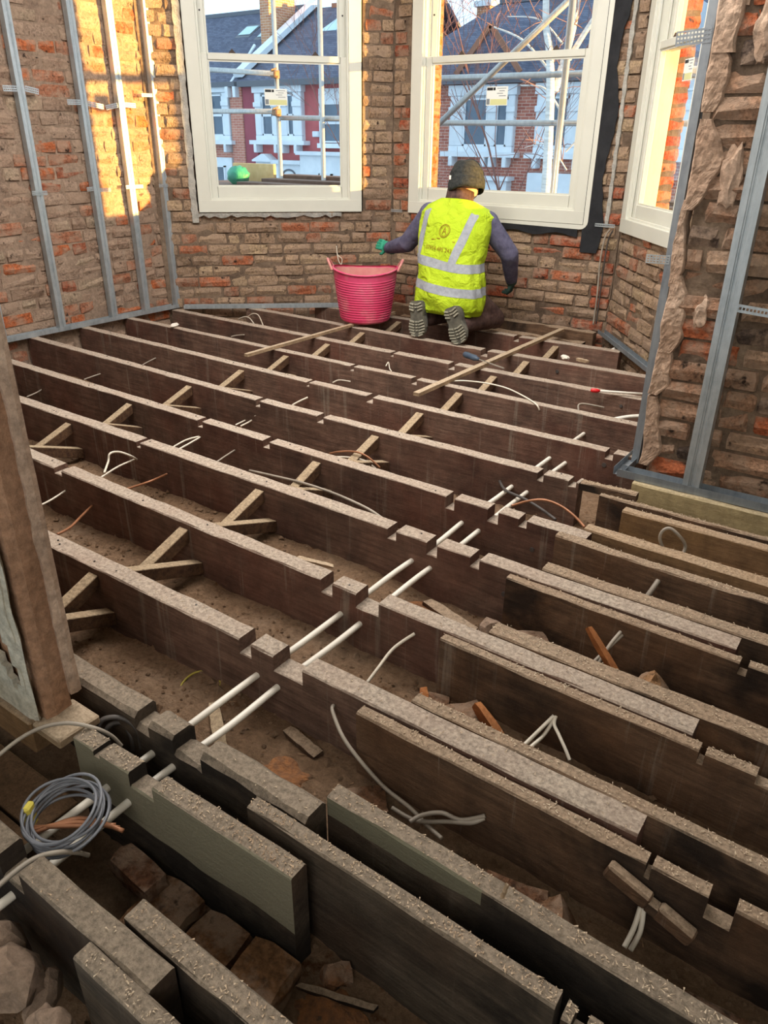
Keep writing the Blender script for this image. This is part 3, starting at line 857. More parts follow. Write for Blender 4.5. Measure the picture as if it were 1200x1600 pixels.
skylight(-22.2, -21.5, 0.60, 0.78); skylight(-21.1, -20.5, 0.55, 0.80)
hbox(hl, 'ridge_tiles', (-26.5, YF + 3.9, 5.2), (-19.75, YF + 4.1, 5.33), 'gutter')
hbox(hl, 'gutter', (-26.5, YF - 0.28, 2.62), (-19.7, YF - 0.12, 2.76), 'gutter')
white_bay(hl, -22.2, -20.15, 1.05, 2.5, YF, [(-21.9, -21.3), (-20.98, -20.44)], corbels=(-22.0, -20.3))
hbox(hl, 'window_head', (-21.9, YF - 0.12, -1.6), (-20.2, YF + 0.05, 0.55), 'stone_white')
sash_far(hl, -21.3, -20.5, -1.5, 0.3, YF - 0.14)
hbox(hl, 'party_pier', (-20.1, YF - 0.12, GZ), (-19.56, YF + 0.1, 2.62), 'far_brick_left')
for i, xx in enumerate((-20.05, -19.72)):
    hbox(hl, 'eaves_bracket', (xx - 0.06, YF - 0.3, 2.32), (xx + 0.06, YF - 0.1, 2.62), 'stone_white')
mb = MB(); mb.tube([(-19.95, YF - 0.2, 2.7), (-20.2, YF + 1.0, 3.6), (-20.2, YF + 1.3, 3.9)], 0.05, 6); mb.build('downpipe', 'stone_white', hl)

# red house
hr = empty('terraced_house', (-16.5, YF, GZ), 'red painted house with white stone window surrounds seen through the left window', 'house')
hbox(hr, 'wall', (-19.56, YF + 0.01, GZ), (-14.6, YF + 7, 2.75), 'red_paint')
hbox(hr, 'maroon_strip', (-19.55, YF - 0.08, GZ), (-19.0, YF + 0.1, 2.62), 'maroon')
roof(hr, -19.75, -14.6, YF, YF + 4, 2.75, 5.2)
hbox(hr, 'ridge_tiles', (-19.0, YF + 3.9, 5.15), (-14.6, YF + 4.1, 5.28), 'bargeboard')
hbox(hr, 'gutter', (-19.56, YF - 0.3, 2.6), (-14.6, YF - 0.12, 2.76), 'gutter')
white_bay(hr, -18.98, -17.03, 1.07, 2.45, YF, [(-18.70, -18.24), (-17.63, -17.36)], corbels=(-18.92, -18.05, -17.77, -17.21))
sash_far(hr, -16.25, -15.55, 1.05, 2.12, YF - 0.02)
hbox(hr, 'window_surround', (-16.45, YF - 0.02, 2.12), (-15.35, YF + 0.05, 2.5), 'stone_white')
hbox(hr, 'window_cill', (-16.4, YF - 0.2, 0.9), (-15.4, YF + 0.05, 1.03), 'stone_white')
hbox(hr, 'window_surround', (-16.45, YF - 0.015, 1.03), (-16.25, YF + 0.05, 2.12), 'stone_white')
hbox(hr, 'alarm_box', (-16.68, YF - 0.1, 1.20), (-16.44, YF + 0.02, 1.36), 'stone_white', 0.02)
mb = MB(); v = [(-19.05, 0.47), (-18.23, 0.47), (-18.23, 0.52), (-18.52, 0.70), (-18.62, 0.70), (-19.05, 0.52)]
mb.add([(x, YF - 0.35, z) for x, z in v] + [(x, YF + 0.05, z) for x, z in v], [tuple(range(6)), tuple(range(11, 5, -1))] + [(i, (i + 1) % 6, (i + 1) % 6 + 6, i + 6) for i in range(6)]); mb.build('door_pediment', 'stone_white', hr)
hbox(hr, 'door_surround', (-19.02, YF - 0.2, GZ), (-18.26, YF + 0.05, 0.47), 'stone_white')
mb = MB(); mb.tube([(-18.64 + 0.28 * math.cos(t), YF - 0.22, 0.12 + 0.18 * math.sin(t)) for t in [PI * k / 8 for k in range(9)]], 0.03, 6); mb.build('door_arch', 'gutter', hr)
hbox(hr, 'ground_bay', (-18.1, YF - 0.3, GZ), (-17.0, YF + 0.05, 0.42), 'stone_white')
hbox(hr, 'ground_bay_cornice', (-18.18, YF - 0.4, 0.42), (-16.95, YF + 0.05, 0.53), 'stone_white')
mb = MB(); mb.tube([(-17.5 + 0.26 * math.cos(t), YF - 0.31, 0.10 + 0.16 * math.sin(t)) for t in [PI * k / 8 for k in range(9)]], 0.03, 6); mb.build('bay_arch', 'gutter', hr)
hbox(hr, 'ground_bay', (-16.9, YF - 0.45, GZ), (-15.2, YF + 0.05, 0.70), 'stone_white')
hbox(hr, 'ground_bay_cornice', (-17.0, YF - 0.55, 0.70), (-15.1, YF + 0.05, 0.80), 'stone_white')
sash_far(hr, -16.1, -15.6, -1.4, 0.2, YF - 0.47)
# parapet coping between the two roofs, and its chimney
mb = MB(); mb.bar((-19.70, YF - 0.1, 2.95), (-19.70, YF + 4.0, 5.45), 0.36, 0.16); mb.build('parapet_coping', 'stone_white', hr)
chimney(hr, (-20.45, YF + 1.9, 3.5), (-20.05, YF + 3.2, 6.6), 'far_brick_stock', 2)
mb = MB(); g = lambda x, t, o: (x, YF + 4 * t, 2.75 + 2.45 * t + o)
mb.add([g(-18.4, 0.62, 0.04), g(-17.7, 0.62, 0.04), g(-17.7, 0.85, 0.04), g(-18.1, 0.85, 0.04), g(-18.4, 0.62, -0.05), g(-17.7, 0.62, -0.05), g(-17.7, 0.85, -0.05), g(-18.1, 0.85, -0.05)], [(0, 1, 2, 3), (7, 6, 5, 4), (0, 4, 5, 1), (1, 5, 6, 2), (2, 6, 7, 3), (3, 7, 4, 0)]); mb.build('skylight', 'rooflight', hr)

# brick house seen through the middle window
hb = empty('terraced_house', (-8, YF, GZ), 'red brick house with white bay and hipped slate roof seen through the middle window', 'house')
hbox(hb, 'wall', (-14.2, YF, GZ), (-3.4, YF + 7, 2.55), 'far_brick')
roof(hb, -14.4, -3.4, YF, YF + 4, 2.62, 4.85, hip_left=1.75)
hbox(hb, 'gutter', (-14.4, YF - 0.32, 2.48), (-3.4, YF - 0.14, 2.64), 'gutter')
hbox(hb, 'ridge_tiles', (-12.6, YF + 3.9, 4.82), (-3.4, YF + 4.1, 4.94), 'gutter')
white_bay(hb, -11.75, -9.83, 0.86, 2.24, YF, [(-11.33, -10.61), (-10.36, -10.02)], corbels=(-11.6, -10.6, -10.37, -9.96))
hbox(hb, 'ground_bay', (-10.75, YF - 0.3, GZ), (-9.83, YF + 0.05, 0.2), 'stone_white')
hbox(hb, 'ground_bay_cornice', (-10.85, YF - 0.4, 0.2), (-9.75, YF + 0.05, 0.3), 'stone_white')
white_bay(hb, -9.22, -7.9, 0.86, 2.24, YF, [(-8.85, -8.35)], corbels=(-9.1, -8.0))
hbox(hb, 'ground_bay', (-9.2, YF - 0.4, GZ), (-7.8, YF + 0.05, 0.42), 'stone_white')
white_bay(hb, -6.6, -4.6, 0.86, 2.24, YF, [(-6.2, -5.6), (-5.3, -4.9)], corbels=(-6.4, -4.8))
# tiled gablet with brown bargeboards
ga = MB(); v = [(-11.4, YF - 0.5, 2.68), (-9.56, YF - 0.5, 2.68), (-10.46, YF - 0.5, 3.72), (-10.46, YF + 1.9, 3.72)]
ga.add(v + [(-11.4, YF + 0.2, 2.62), (-9.56, YF + 0.2, 2.62)], [(0, 1, 2), (1, 5, 3, 2), (0, 2, 3, 4), (0, 4, 5, 1)]); ga.build('gablet', 'slate', hb)
for a, b in ((v[0], v[2]), (v[1], v[2])):
    mb = MB(); mb.bar((a[0], a[1] - 0.04, a[2]), (b[0], b[1] - 0.04, b[2]), 0.06, 0.13); mb.build('bargeboard', 'bargeboard', hb)
chimney(hb, (-13.75, YF + 4.6, 2.0), (-13.3, YF + 5.2, 4.9), 'far_brick_stock', 2)
hbox(hb, 'roof_dormer', (-6.9, YF + 1.0, 3.0), (-5.9, YF + 2.6, 4.1), 'stone_white')
# the neighbour further right, glimpsed through the right window
hn = empty('terraced_house', (1.0, YF, GZ), 'pale rendered house glimpsed through the right window', 'house')
hbox(hn, 'wall', (-3.4, YF, GZ), (4.0, YF + 7, 2.55), 'stone_white')
roof(hn, -3.4, 4.0, YF, YF + 4, 2.62, 5.0)
white_bay(hn, -2.8, -0.8, 0.86, 2.24, YF, [(-2.4, -1.8), (-1.5, -1.1)], corbels=(-2.6, -1.0))

# ------------------------------------------------------------------ scaffold outside the bay
def pole(pts, label, r=0.0242):
    mb = MB(); mb.tube(pts, r, 12); o = mb.build('scaffold_tube', 'scaffold', smooth=True)
    return tag(o, label, 'scaffold tube')
pole([(-2.43, 5.65, GZ), (-2.43, 5.65, 3.3)], 'upright steel scaffold tube catching sun outside the middle window')
pole([(-2.55, 6.3, 2.24), (-3.85, 6.3, 1.27)], 'diagonal steel scaffold brace outside the middle window')
pole([(-4.9, 6.75, 1.66), (-1.2, 6.75, 1.65)], 'upper horizontal scaffold tube outside the middle window')
pole([(-4.9, 6.82, 1.30), (-1.2, 6.82, 1.29)], 'lower horizontal scaffold tube outside the middle window')
pole([(-5.98, 6.6, GZ), (-5.98, 6.6, 3.3)], 'upright scaffold tube with couplers outside the left window')
pole([(-5.39, 6.6, GZ), (-5.39, 6.6, 3.3)], 'upright scaffold tube nearest the right side of the left window')
pole([(-7.4, 6.66, 1.84), (-5.93, 6.52, 1.735)], 'upper horizontal scaffold tube ending at a coupler outside the left window')
pole([(-7.6, 6.70, 1.42), (-5.93, 6.55, 1.40)], 'lower horizontal scaffold tube ending at a coupler outside the left window')
pole([(-6.0, 6.66, 1.345), (-4.2, 6.66, 1.32)], 'horizontal scaffold tube crossing behind the uprights of the left window')
for z, nm in ((1.735, 'rusty coupler clamping the upper tube outside the left window'), (1.39, 'rusty coupler clamping the lower tube outside the left window')):
    e = empty('scaffold_coupler', (-5.98, 6.56, z - 0.05), nm, 'coupler')
    mb = MB(); mb.tube([(-5.98, 6.6, z - 0.035), (-5.98, 6.6, z + 0.035)], 0.034, 12); mb.build('collar', 'coupler', e)
    mb = MB(); mb.bar((-5.99, 6.54, z), (-5.91, 6.53, z), 0.062, 0.062, ch=0.012); mb.build('saddle', 'coupler', e)
    mb = MB(); mb.cyl((-5.95, 6.49, z + 0.03), (-5.95, 6.57, z + 0.05), 0.008, 6); mb.build('bolt', 'coupler', e)

# boards, chipboard and a green sack on the scaffold lift
for i, (y, z, x0, x1) in enumerate(((6.30, 0.735, -6.25, -4.6), (6.52, 0.765, -6.1, -4.4), (6.75, 0.80, -6.05, -4.3))):
    mb = MB(); mb.box((x0, y - 0.105, z - 0.038), (x1, y + 0.105, z), None, 0.004)
    tag(mb.build('scaffold_board', 'board'), ['front brown scaffold board on the lift outside the left window', 'middle brown scaffold board on the lift outside the left window', 'rear brown scaffold board on the lift outside the left window'][i], 'board')
mb = MB(); mb.box((-7.2, 6.1, 0.60), (-4.2, 7.0, 0.695)); tag(mb.build('scaffold_lift', 'board'), 'grey timber scaffold platform below the left window', 'platform')
mb = MB(); mb.box((-6.72, 6.62, 0.70), (-6.10, 6.66, 0.90), None, 0.004); tag(mb.build('chipboard_offcut', 'osb'), 'sunlit chipboard offcut standing on the scaffold platform', 'board')
bm = bmesh.new(); bmesh.ops.create_icosphere(bm, subdivisions=3, radius=1)
mb = MB(); bm.verts.index_update()
mb.add([Vector((-6.42 + v.co.x * 0.13 * (1 + 0.25 * mnoise.noise(v.co * 2.2)), 6.40 + v.co.y * 0.11, 0.78 + v.co.z * 0.10 * (1 + 0.3 * mnoise.noise(v.co * 3.1)))) for v in bm.verts], [tuple(v.index for v in f.verts) for f in bm.faces]); bm.free()
tag(mb.build('plastic_sack', 'bag', smooth=True), 'crumpled green plastic sack on the scaffold platform', 'sack')
for i, (y, z) in enumerate(((5.85, 0.745), (6.05, 0.77))):
    mb = MB(); mb.box((-4.0, y - 0.1, z - 0.038), (-1.2, y + 0.1, z), None, 0.004)
    tag(mb.build('scaffold_board', 'board'), ['near scaffold board lying outside the middle window cill', 'far scaffold board lying outside the middle window cill'][i], 'board')
mb = MB(); mb.box((-4.1, 5.7, 0.60), (-1.0, 6.3, 0.706)); tag(mb.build('scaffold_lift', 'board'), 'grey timber scaffold platform below the middle window', 'platform')

# ------------------------------------------------------------------ bare winter trees
def tree(name, base, height, label, seed, trunk_mat, lean=(0, 0), stems=1, spread=0.5, r0=0.11, levels=4, twig_n=3, up=0.55):
    rnd = random.Random(seed)
    e = empty(name, base, label, 'tree')
    tr = MB(); tw = MB()
    def grow_(p, d, L, r, lev):
        n = 4; pts = [p]; dd = d.copy()
        for i in range(n):
            dd = (dd + Vector((rnd.uniform(-1, 1), rnd.uniform(-1, 1), rnd.uniform(-0.3, 0.8) * up)) * 0.16).normalized()
            pts.append(pts[-1] + dd * L / n)
        rad = [max(r * (1 - 0.55 * i / n), 0.004) for i in range(n + 1)]
        (tr if lev <= 1 else tw).tube(pts, rad, 7 if lev <= 1 else (4 if lev == 2 else 3), cap=False)
        if lev >= levels: return
        k = twig_n + (3 if lev == 0 else 0)
        for j in range(k):
            t = rnd.uniform(0.3, 1.0); i = min(int(t * n), n - 1)
            q = pts[i].lerp(pts[i + 1], t * n - i)
            a = rnd.uniform(0, 2 * PI); s = rnd.uniform(0.5, 1.0) * spread
            nd = (dd + Vector((math.cos(a), math.sin(a), rnd.uniform(0.0, 0.5))) * s * 1.6).normalized()
            grow_(q, nd, L * rnd.uniform(0.42, 0.62), r * 0.40, lev + 1)
    for s in range(stems):
        a = rnd.uniform(0, 2 * PI)
        d = Vector((lean[0] + 0.10 * math.cos(a) * (stems > 1), lean[1] + 0.08 * math.sin(a) * (stems > 1), 1)).normalized()
        grow_(Vector(base) + Vector((0.14 * s, 0.05 * s, 0)), d, height, r0, 0)
    tr.build('trunk', trunk_mat, e, smooth=True, normals=False)
    t = tw.build('twigs', 'twig' if trunk_mat != 'birch' else 'birch_twig', e, normals=False)
    t['kind'] = 'stuff'
    return e
MT['birch_twig'] = simple('birch_twigs', srgb(112, 84, 80), srgb(140, 110, 104), 3, 0.9, bump=0)
tb_ = empty('silver_birch', (-5.70, 13, GZ), 'pale silver birch tree with slender bare stems outside the middle window', 'tree')
STEMS = [([(-5.70, GZ), (-5.70, -1), (-5.73, 0.41), (-5.81, 1.78), (-5.90, 2.45), (-6.04, 3.14), (-6.1, 5.5)], 0.105),
         ([(-5.80, 1.9), (-5.62, 2.6), (-5.55, 3.2), (-5.45, 5.2)], 0.07), ([(-5.66, 2.35), (-5.25, 2.95), (-4.6, 3.6), (-4.2, 4.6)], 0.05),
         ([(-5.83, 2.0), (-6.05, 2.25), (-6.5, 2.65), (-7.0, 2.85)], 0.028), ([(-5.80, 1.60), (-6.1, 1.95), (-6.5, 2.0)], 0.022), ([(-5.95, 2.6), (-6.35, 2.95), (-6.9, 3.02)], 0.018),
         ([(-5.75, 1.0), (-5.3, 1.35), (-5.0, 1.30)], 0.018), ([(-5.74, 0.7), (-6.1, 1.1), (-6.5, 1.05)], 0.014)]
rnd = random.Random(4); tw = MB()
for k, (pts, r) in enumerate(STEMS):
    P3 = smooth_path([(x, 13 + 0.12 * k - 0.3 * (k > 2) * (i / len(pts)), z) for i, (x, z) in enumerate(pts)], 6)
    mb = MB(); mb.tube(P3, [max(0.006, r * (1 - 0.6 * i / len(P3))) for i in range(len(P3))], 8, cap=False); mb.build('trunk' if k < 3 else 'branch', 'birch', tb_, smooth=True, normals=False)
    for q in range(15 if k < 3 else 6):
        i = rnd.randrange(len(P3) // (3 if k == 0 else 6), len(P3)); p = P3[i]; d = Vector((rnd.uniform(-1, 1), rnd.uniform(-1, 1), rnd.uniform(0.0, 1.0))).normalized(); pl = [p]
        for _ in range(5):
            d = (d + Vector((rnd.uniform(-1, 1), rnd.uniform(-1, 1), rnd.uniform(-1.0, 0.4))) * 0.3).normalized(); pl.append(pl[-1] + d * rnd.uniform(0.12, 0.3))
        tw.tube(pl, [0.009, 0.008, 0.006, 0.005, 0.004, 0.003], 3, cap=False)
        if rnd.random() < 0.6: tw.tube([pl[2], pl[2] + Vector((rnd.uniform(-0.4, 0.4), 0.1, rnd.uniform(-0.3, 0.4)))], [0.007, 0.004], 3, cap=False)
t_ = tw.build('twigs', 'birch_twig', tb_, normals=False); t_['kind'] = 'stuff'
tree('bare_tree', (-13.2, 17.5, GZ), 7.4, 'bare reddish winter tree in the street outside the left window', 5, 'twig', lean=(-0.05, 0), stems=1, spread=0.7, r0=0.05, levels=4, twig_n=4)
tree('bare_tree', (-8.6, 18.5, GZ), 7.2, 'bare reddish winter tree in front of the hipped slate roof', 9, 'twig', lean=(0, 0), stems=1, spread=0.7, r0=0.04, levels=4, twig_n=4)

# ------------------------------------------------------------------ floor joists
def N(*xs, w=0.036, d=0.03): return [(x - w / 2, x + w / 2, d) for x in xs]
# letters run from the bay towards the camera; front edge (x, y) points, width, x range
J = {
 'a': ([(-3.9, 4.508), (-1.35, 4.552)], 0.062, -3.80, -1.42, N(-2.105)),
 'b': ([(-4.16, 4.122), (-2.5, 4.076), (-1.07, 4.104)], 0.064, -4.15, -1.09, N(-2.10, w=0.045, d=0.035)),
 'c': ([(-4.3, 3.722), (-2.5, 3.690), (-0.96, 3.692)], 0.062, -4.52, -0.77, N(-2.515, w=0.022, d=0.02) + N(-2.10, w=0.04)),
 'd': ([(-4.5, 3.345), (-2.5, 3.312), (-0.86, 3.300)], 0.052, -4.58, -0.75, N(-2.53, w=0.025, d=0.025) + N(-2.11, w=0.036)),
 'e': ([(-4.5, 2.974), (-2.5, 2.920), (-0.77, 2.910)], 0.056, -4.58, -0.74, N(-2.525, w=0.02, d=0.02) + N(-2.12, w=0.04) + N(-0.885, w=0.034)),
 'f': ([(-4.5, 2.600), (-2.5, 2.536), (-0.87, 2.536)], 0.056, -4.58, -0.868, N(-2.52, w=0.03) + N(-2.125, w=0.038) + [(-1.035, -1.010, 0.03)] + N(-0.893, w=0.03, d=0.022)),
 'g': ([(-4.5, 2.205), (-2.5, 2.166), (-0.9, 2.133)], 0.056, -4.58, -0.68, N(-2.525, w=0.032) + N(-2.11, w=0.038) + [(-1.212, -1.176, 0.045), (-1.040, -0.998, 0.045)] + N(-0.905, w=0.03, d=0.028)),
 'h': ([(-4.5, 1.845), (-2.6, 1.829), (-1.2, 1.808), (-0.14, 1.790)], 0.062, -4.58, -0.147, N(-2.53, w=0.026, d=0.022) + [(-1.240, -1.205, 0.035), (-1.085, -1.045, 0.042), (-0.925, -0.892, 0.032)]),
 'i': ([(-4.5, 1.492), (-2.735, 1.464), (-1.7, 1.441), (-0.15, 1.411)], 0.060, -4.58, -0.155, N(-2.545, w=0.05, d=0.02) + [(-1.215, -1.172, 0.042), (-1.085, -1.005, 0.042)]),
 'j': ([(-4.5, 1.096), (-2.0, 1.087), (-0.16, 1.076)], 0.062, -4.58, -0.166, [(-1.200, -1.158, 0.042), (-1.080, -0.985, 0.042)]),
 'k': ([(-4.5, 0.742), (-0.69, 0.745)], 0.062, -4.58, -0.689, [(-1.188, -1.140, 0.030), (-1.062, -0.975, 0.040)]),
 'l': ([(-4.5, 0.372), (-0.67, 0.367)], 0.048, -4.0, -0.673, [(-1.085, -1.02, 0.05)]),
}
ORD = ['first', 'second', 'third', 'fourth', 'fifth', 'sixth', 'seventh', 'eighth', 'ninth', 'tenth', 'eleventh', 'twelfth']
JL = 'abcdefghijkl'
EXTRA = {'a': 'dusty joist nearest the bay window wall, under the kneeling worker\'s knees', 'b': 'dusty joist carrying the pink bucket and the worker\'s boots', 'c': 'third joist from the bay, under the screwdriver',
         'k': 'battered joist with rounded notched blocks just beyond the stripped jamb', 'l': 'grey dusty joist nearest the camera at lower left'}
for n, k in enumerate(JL):
    fr_, w_, x0, x1, no = J[k]
    lab = EXTRA.get(k, '%s long dark joist counting from the bay window' % ORD[n])
    mat = 'joist_near' if k in 'kl' else 'joist'
    timber('floor_joist', mat, lab, fr_, w_, x0, x1, notches=no, seed=n + 1, depth=0.245 if k not in 'jkl' else 0.28, rough=0.0012 if n < 8 else 0.0018, ch=0.0025 if n < 8 else (0.010 if k == 'k' else 0.004))

def jy(k, x): return lerp_pts(J[k][0], x)

# timbers bolted alongside the joists on the right
S = [
 ('broken_plank', 'sister', 'short broken plank lying at the end of the joist before the pier', [(-0.87, 2.535), (-0.65, 2.550)], 0.034, -0.862, -0.655, 0.004, 0.03, []),
 ('sister_timber', 'sister', 'thin dark timber strip in front of the pale pier beam', [(-0.77, 2.490), (1.3, 2.452)], 0.024, -0.77, 1.3, -0.004, 0.2, []),
 ('sister_timber', 'newwood', 'light brown new timber with sawn end in front of the pier', [(-0.655, 2.400), (0.6, 2.386)], 0.046, -0.655, 1.3, 0.0, 0.24, []),
 ('sister_timber', 'newwood', 'light timber with upstanding cable loop beside the dark joist', [(-0.71, 2.191), (0.6, 2.135)], 0.052, -0.712, 1.3, 0.0, 0.24, []),
 ('sister_timber', 'sister', 'long black timber with dusty top near the pier, carrying a cable stub', [(-0.77, 2.098), (-0.44, 2.076), (0.6, 2.050)], 0.040, -0.772, 1.3, -0.002, 0.25, []),
 ('sister_timber', 'sister', 'front timber of the three bolted below the orange stick', [(-0.784, 1.768), (-0.34, 1.752), (0.6, 1.724)], 0.033, -0.784, 1.3, -0.006, 0.25, N(-0.118, w=0.02, d=0.03)),
 ('sister_timber', 'sister', 'rear timber of the three bolted together behind the orange stick', [(-0.715, 1.866), (0.6, 1.845)], 0.050, -0.715, 1.3, 0.002, 0.24, []),
 ('sister_timber', 'sister', 'front timber of the triple joist with rubble gap before it', [(-0.785, 1.392), (-0.26, 1.376), (0.6, 1.355)], 0.032, -0.785, 1.3, -0.005, 0.26, [(-0.131, -0.118, 0.03), (-0.016, 0.03, 0.02)]),
 ('sister_timber', 'sister', 'pale rear timber of the triple joist under the orange stick end', [(-0.692, 1.484), (-0.15, 1.472), (0.6, 1.455)], 0.056, -0.692, 1.3, 0.004, 0.24, []),
 ('sister_timber', 'sister', 'black front timber of the wide dusty triple joist', [(-0.792, 1.042), (-0.37, 1.034), (0.6, 1.012)], 0.033, -0.792, 1.3, -0.004, 0.27, [(-0.134, -0.124, 0.03), (-0.026, 0.018, 0.05), (0.10, 0.14, 0.03)]),
 ('sister_timber', 'sister', 'rear timber of the wide dusty triple joist', [(-0.71, 1.142), (0.6, 1.122)], 0.036, -0.71, 1.3, 0.002, 0.25, []),
 ('sister_timber', 'joist_near', 'blackened timber starting beside the battered joist end', [(-0.803, 0.707), (-0.165, 0.700)], 0.032, -0.803, -0.166, -0.002, 0.27, []),
 ('sister_timber', 'joist_near', 'end piece of timber continuing beyond a gap at the bottom edge', [(-0.155, 0.700), (0.5, 0.690)], 0.032, -0.155, 1.2, -0.012, 0.26, [(-0.14, -0.12, 0.03), (-0.10, -0.085, 0.03)]),
 ('sister_timber', 'painted_green', 'long pale topped timber with a greenish painted edge in the foreground', [(-0.693, 0.815), (0.5, 0.786)], 0.040, -0.693, 1.2, 0.0, 0.28, []),
 ('trimmer_timber', 'painted', 'short grey painted timber with sawn end in the left foreground', [(-1.24, 0.624), (-0.627, 0.635)], 0.042, -1.236, -0.627, 0.0, 0.27, [(-1.166, -1.148, 0.012), (-1.055, -0.985, 0.035)]),
 ('sister_timber', 'joist_near', 'front timber of the nearest joist pair at the bottom left', [(-0.813, 0.333), (0.2, 0.325)], 0.034, -0.813, 1.0, 0.0, 0.27, []),
 ('sister_timber', 'joist_near', 'clean grey board with square end beside the nearest joist', [(-0.807, 0.424), (0.2, 0.410)], 0.043, -0.807, 1.0, -0.004, 0.27, []),
]
for n, (nm, mt, lab, fr_, w_, x0, x1, zt, dp, no) in enumerate(S):
    timber(nm, mt, lab, fr_, w_, x0, x1, cat='timber', ztop=zt, depth=dp, notches=no, seed=50 + n, rough=0.0018, ch=0.0035)
timber('pier_beam', 'palewood', 'pale treated timber beam under the steel track of the pier', [(-0.715, 2.692), (1.1, 2.690)], 0.09, -0.715, 1.1, cat='timber', ztop=-0.014, depth=0.2, seed=90)
# splintered wedge nailed on the front timber
e = empty('nailed_block', (-0.10, 1.00, -0.16), 'split notched block nailed askew on the front of the triple joist', 'block')
for a, b in (((-0.195, 1.014, -0.040), (-0.112, 1.008, -0.064)), ((-0.096, 1.007, -0.070), (-0.030, 1.002, -0.090))):
    mb = MB(); mb.bar(a, b, 0.024, 0.034, ch=0.004); mb.build('block_piece', 'sister', e)
mb = MB(); mb.bar((-0.114, 1.008, -0.069), (-0.094, 1.007, -0.074), 0.02, 0.022); mb.build('block_neck', 'sister', e)

# ------------------------------------------------------------------ herringbone struts
ROWS = ((-3.02, 'left'), (-1.815, 'right'))
for rx, rn in ROWS:
    for n in range(len(JL) - 2):
        far, near = JL[n], JL[n + 1]
        if rx < -2.9 and near in 'jkl': continue
        if rn == 'left' and n == 0: pass
        if rn == 'right' and near == 'k' and False: continue
        yn = jy(near, rx) + J[near][1] + 0.003; yf = jy(far, rx) - 0.003
        dx = random.uniform(-0.012, 0.012)
        g = '%s row between the %s and %s joists from the bay' % (rn, ORD[n], ORD[n + 1])
        for kind, off, za, zb in (('rising', 0.0, -0.150, -0.042), ('falling', 0.056, -0.045, -0.150)):
            mb = MB(); x = rx + dx + off
            a = Vector((x, yn, za)); b = Vector((x, yf, zb))
            # plumb-cut ends: a parallelogram prism
            h = 0.046; w = 0.042
            v = [(x - w / 2, yn, za - h / 2), (x + w / 2, yn, za - h / 2), (x + w / 2, yn, za + h / 2), (x - w / 2, yn, za + h / 2),
                 (x - w / 2, yf, zb - h / 2), (x + w / 2, yf, zb - h / 2), (x + w / 2, yf, zb + h / 2), (x - w / 2, yf, zb + h / 2)]
            mb.add(v, [(0, 1, 2, 3), (7, 6, 5, 4), (0, 4, 5, 1), (1, 5, 6, 2), (2, 6, 7, 3), (3, 7, 4, 0)])
            bm = bmesh.new()
            bv = [bm.verts.new(p) for p in mb.v]
            for f in mb.f: bm.faces.new([bv[i] for i in f])
            bmesh.ops.bevel(bm, geom=bm.edges[:], offset=0.002, segments=1, affect='EDGES'); bm.verts.index_update()
            m2 = MB(); m2.add([q.co.copy() for q in bm.verts], [tuple(q.index for q in f.verts) for f in bm.faces]); bm.free()
            tag(m2.build('herringbone_strut', 'strut'), '%s diagonal strut, %s' % (kind, g), 'strut', 'herringbone struts between the joists')

# two loose laths lying over the joists
def lath(x, y0, y1, label, w=0.026, t=0.018, z=0.003, dxy=0.0):
    mb = MB(); rr = random.Random(int(x * 1000)); rs = []
    n = 24
    for i in range(n + 1):
        y = y0 + (y1 - y0) * i / n; xx = x + dxy * i / n; j = lambda: rr.uniform(-0.0012, 0.0012)
        rs.append([Vector((xx - w / 2 + j(), y, z)), Vector((xx + w / 2 + j(), y, z)), Vector((xx + w / 2 + j(), y, z + t)), Vector((xx - w / 2 + j(), y, z + t))])
    mb.rings(rs); return tag(mb.build('lath_strip', 'lath'), label, 'lath')
lath(-3.14, 3.09, 4.62, 'pale lath strip lying across joists up to the pink bucket', dxy=0.01)
lath(-1.935, 3.06, 4.86, 'pale lath strip lying across joists towards the bay wall, near the screwdriver', w=0.034, dxy=0.01)

# wall plate timbers along the bay front
for y, z, x0, x1, lab, d in ((4.905, 0.012, -3.35, -1.72, 'rough wall plate timber along the base of the bay front', 0.09), (4.80, -0.045, -3.2, -1.75, 'lower rough timber in front of the bay wall plate', 0.08)):
    timber('wall_plate', 'sister', lab, [(x0, y), (x1, y)], 0.06, x0, x1, cat='timber', ztop=z, depth=d, seed=int(y * 100), rough=0.005)
# short noggings by the bay
for n, (x, k1, k2) in enumerate(((-1.735, 'b', 'a'),)):
    pass

# ------------------------------------------------------------------ white pipes through the joists
for x, y0, y1, z, lab in ((-1.140, 0.10, 3.33, -0.088, 'left of the two long white pipes running through the joists'), (-1.070, 0.10, 2.95, -0.092, 'right of the two long white pipes running through the joists')):
    rr = random.Random(int(x * 100)); pts = [(x + rr.uniform(-0.003, 0.003), y0 + (y1 - y0) * i / 14, z + rr.uniform(-0.004, 0.004)) for i in range(15)]
    mb = MB(); mb.tube(smooth_path(pts, 4), 0.0088, 14); tag(mb.build('water_pipe', 'pipe', smooth=True), lab, 'pipe')

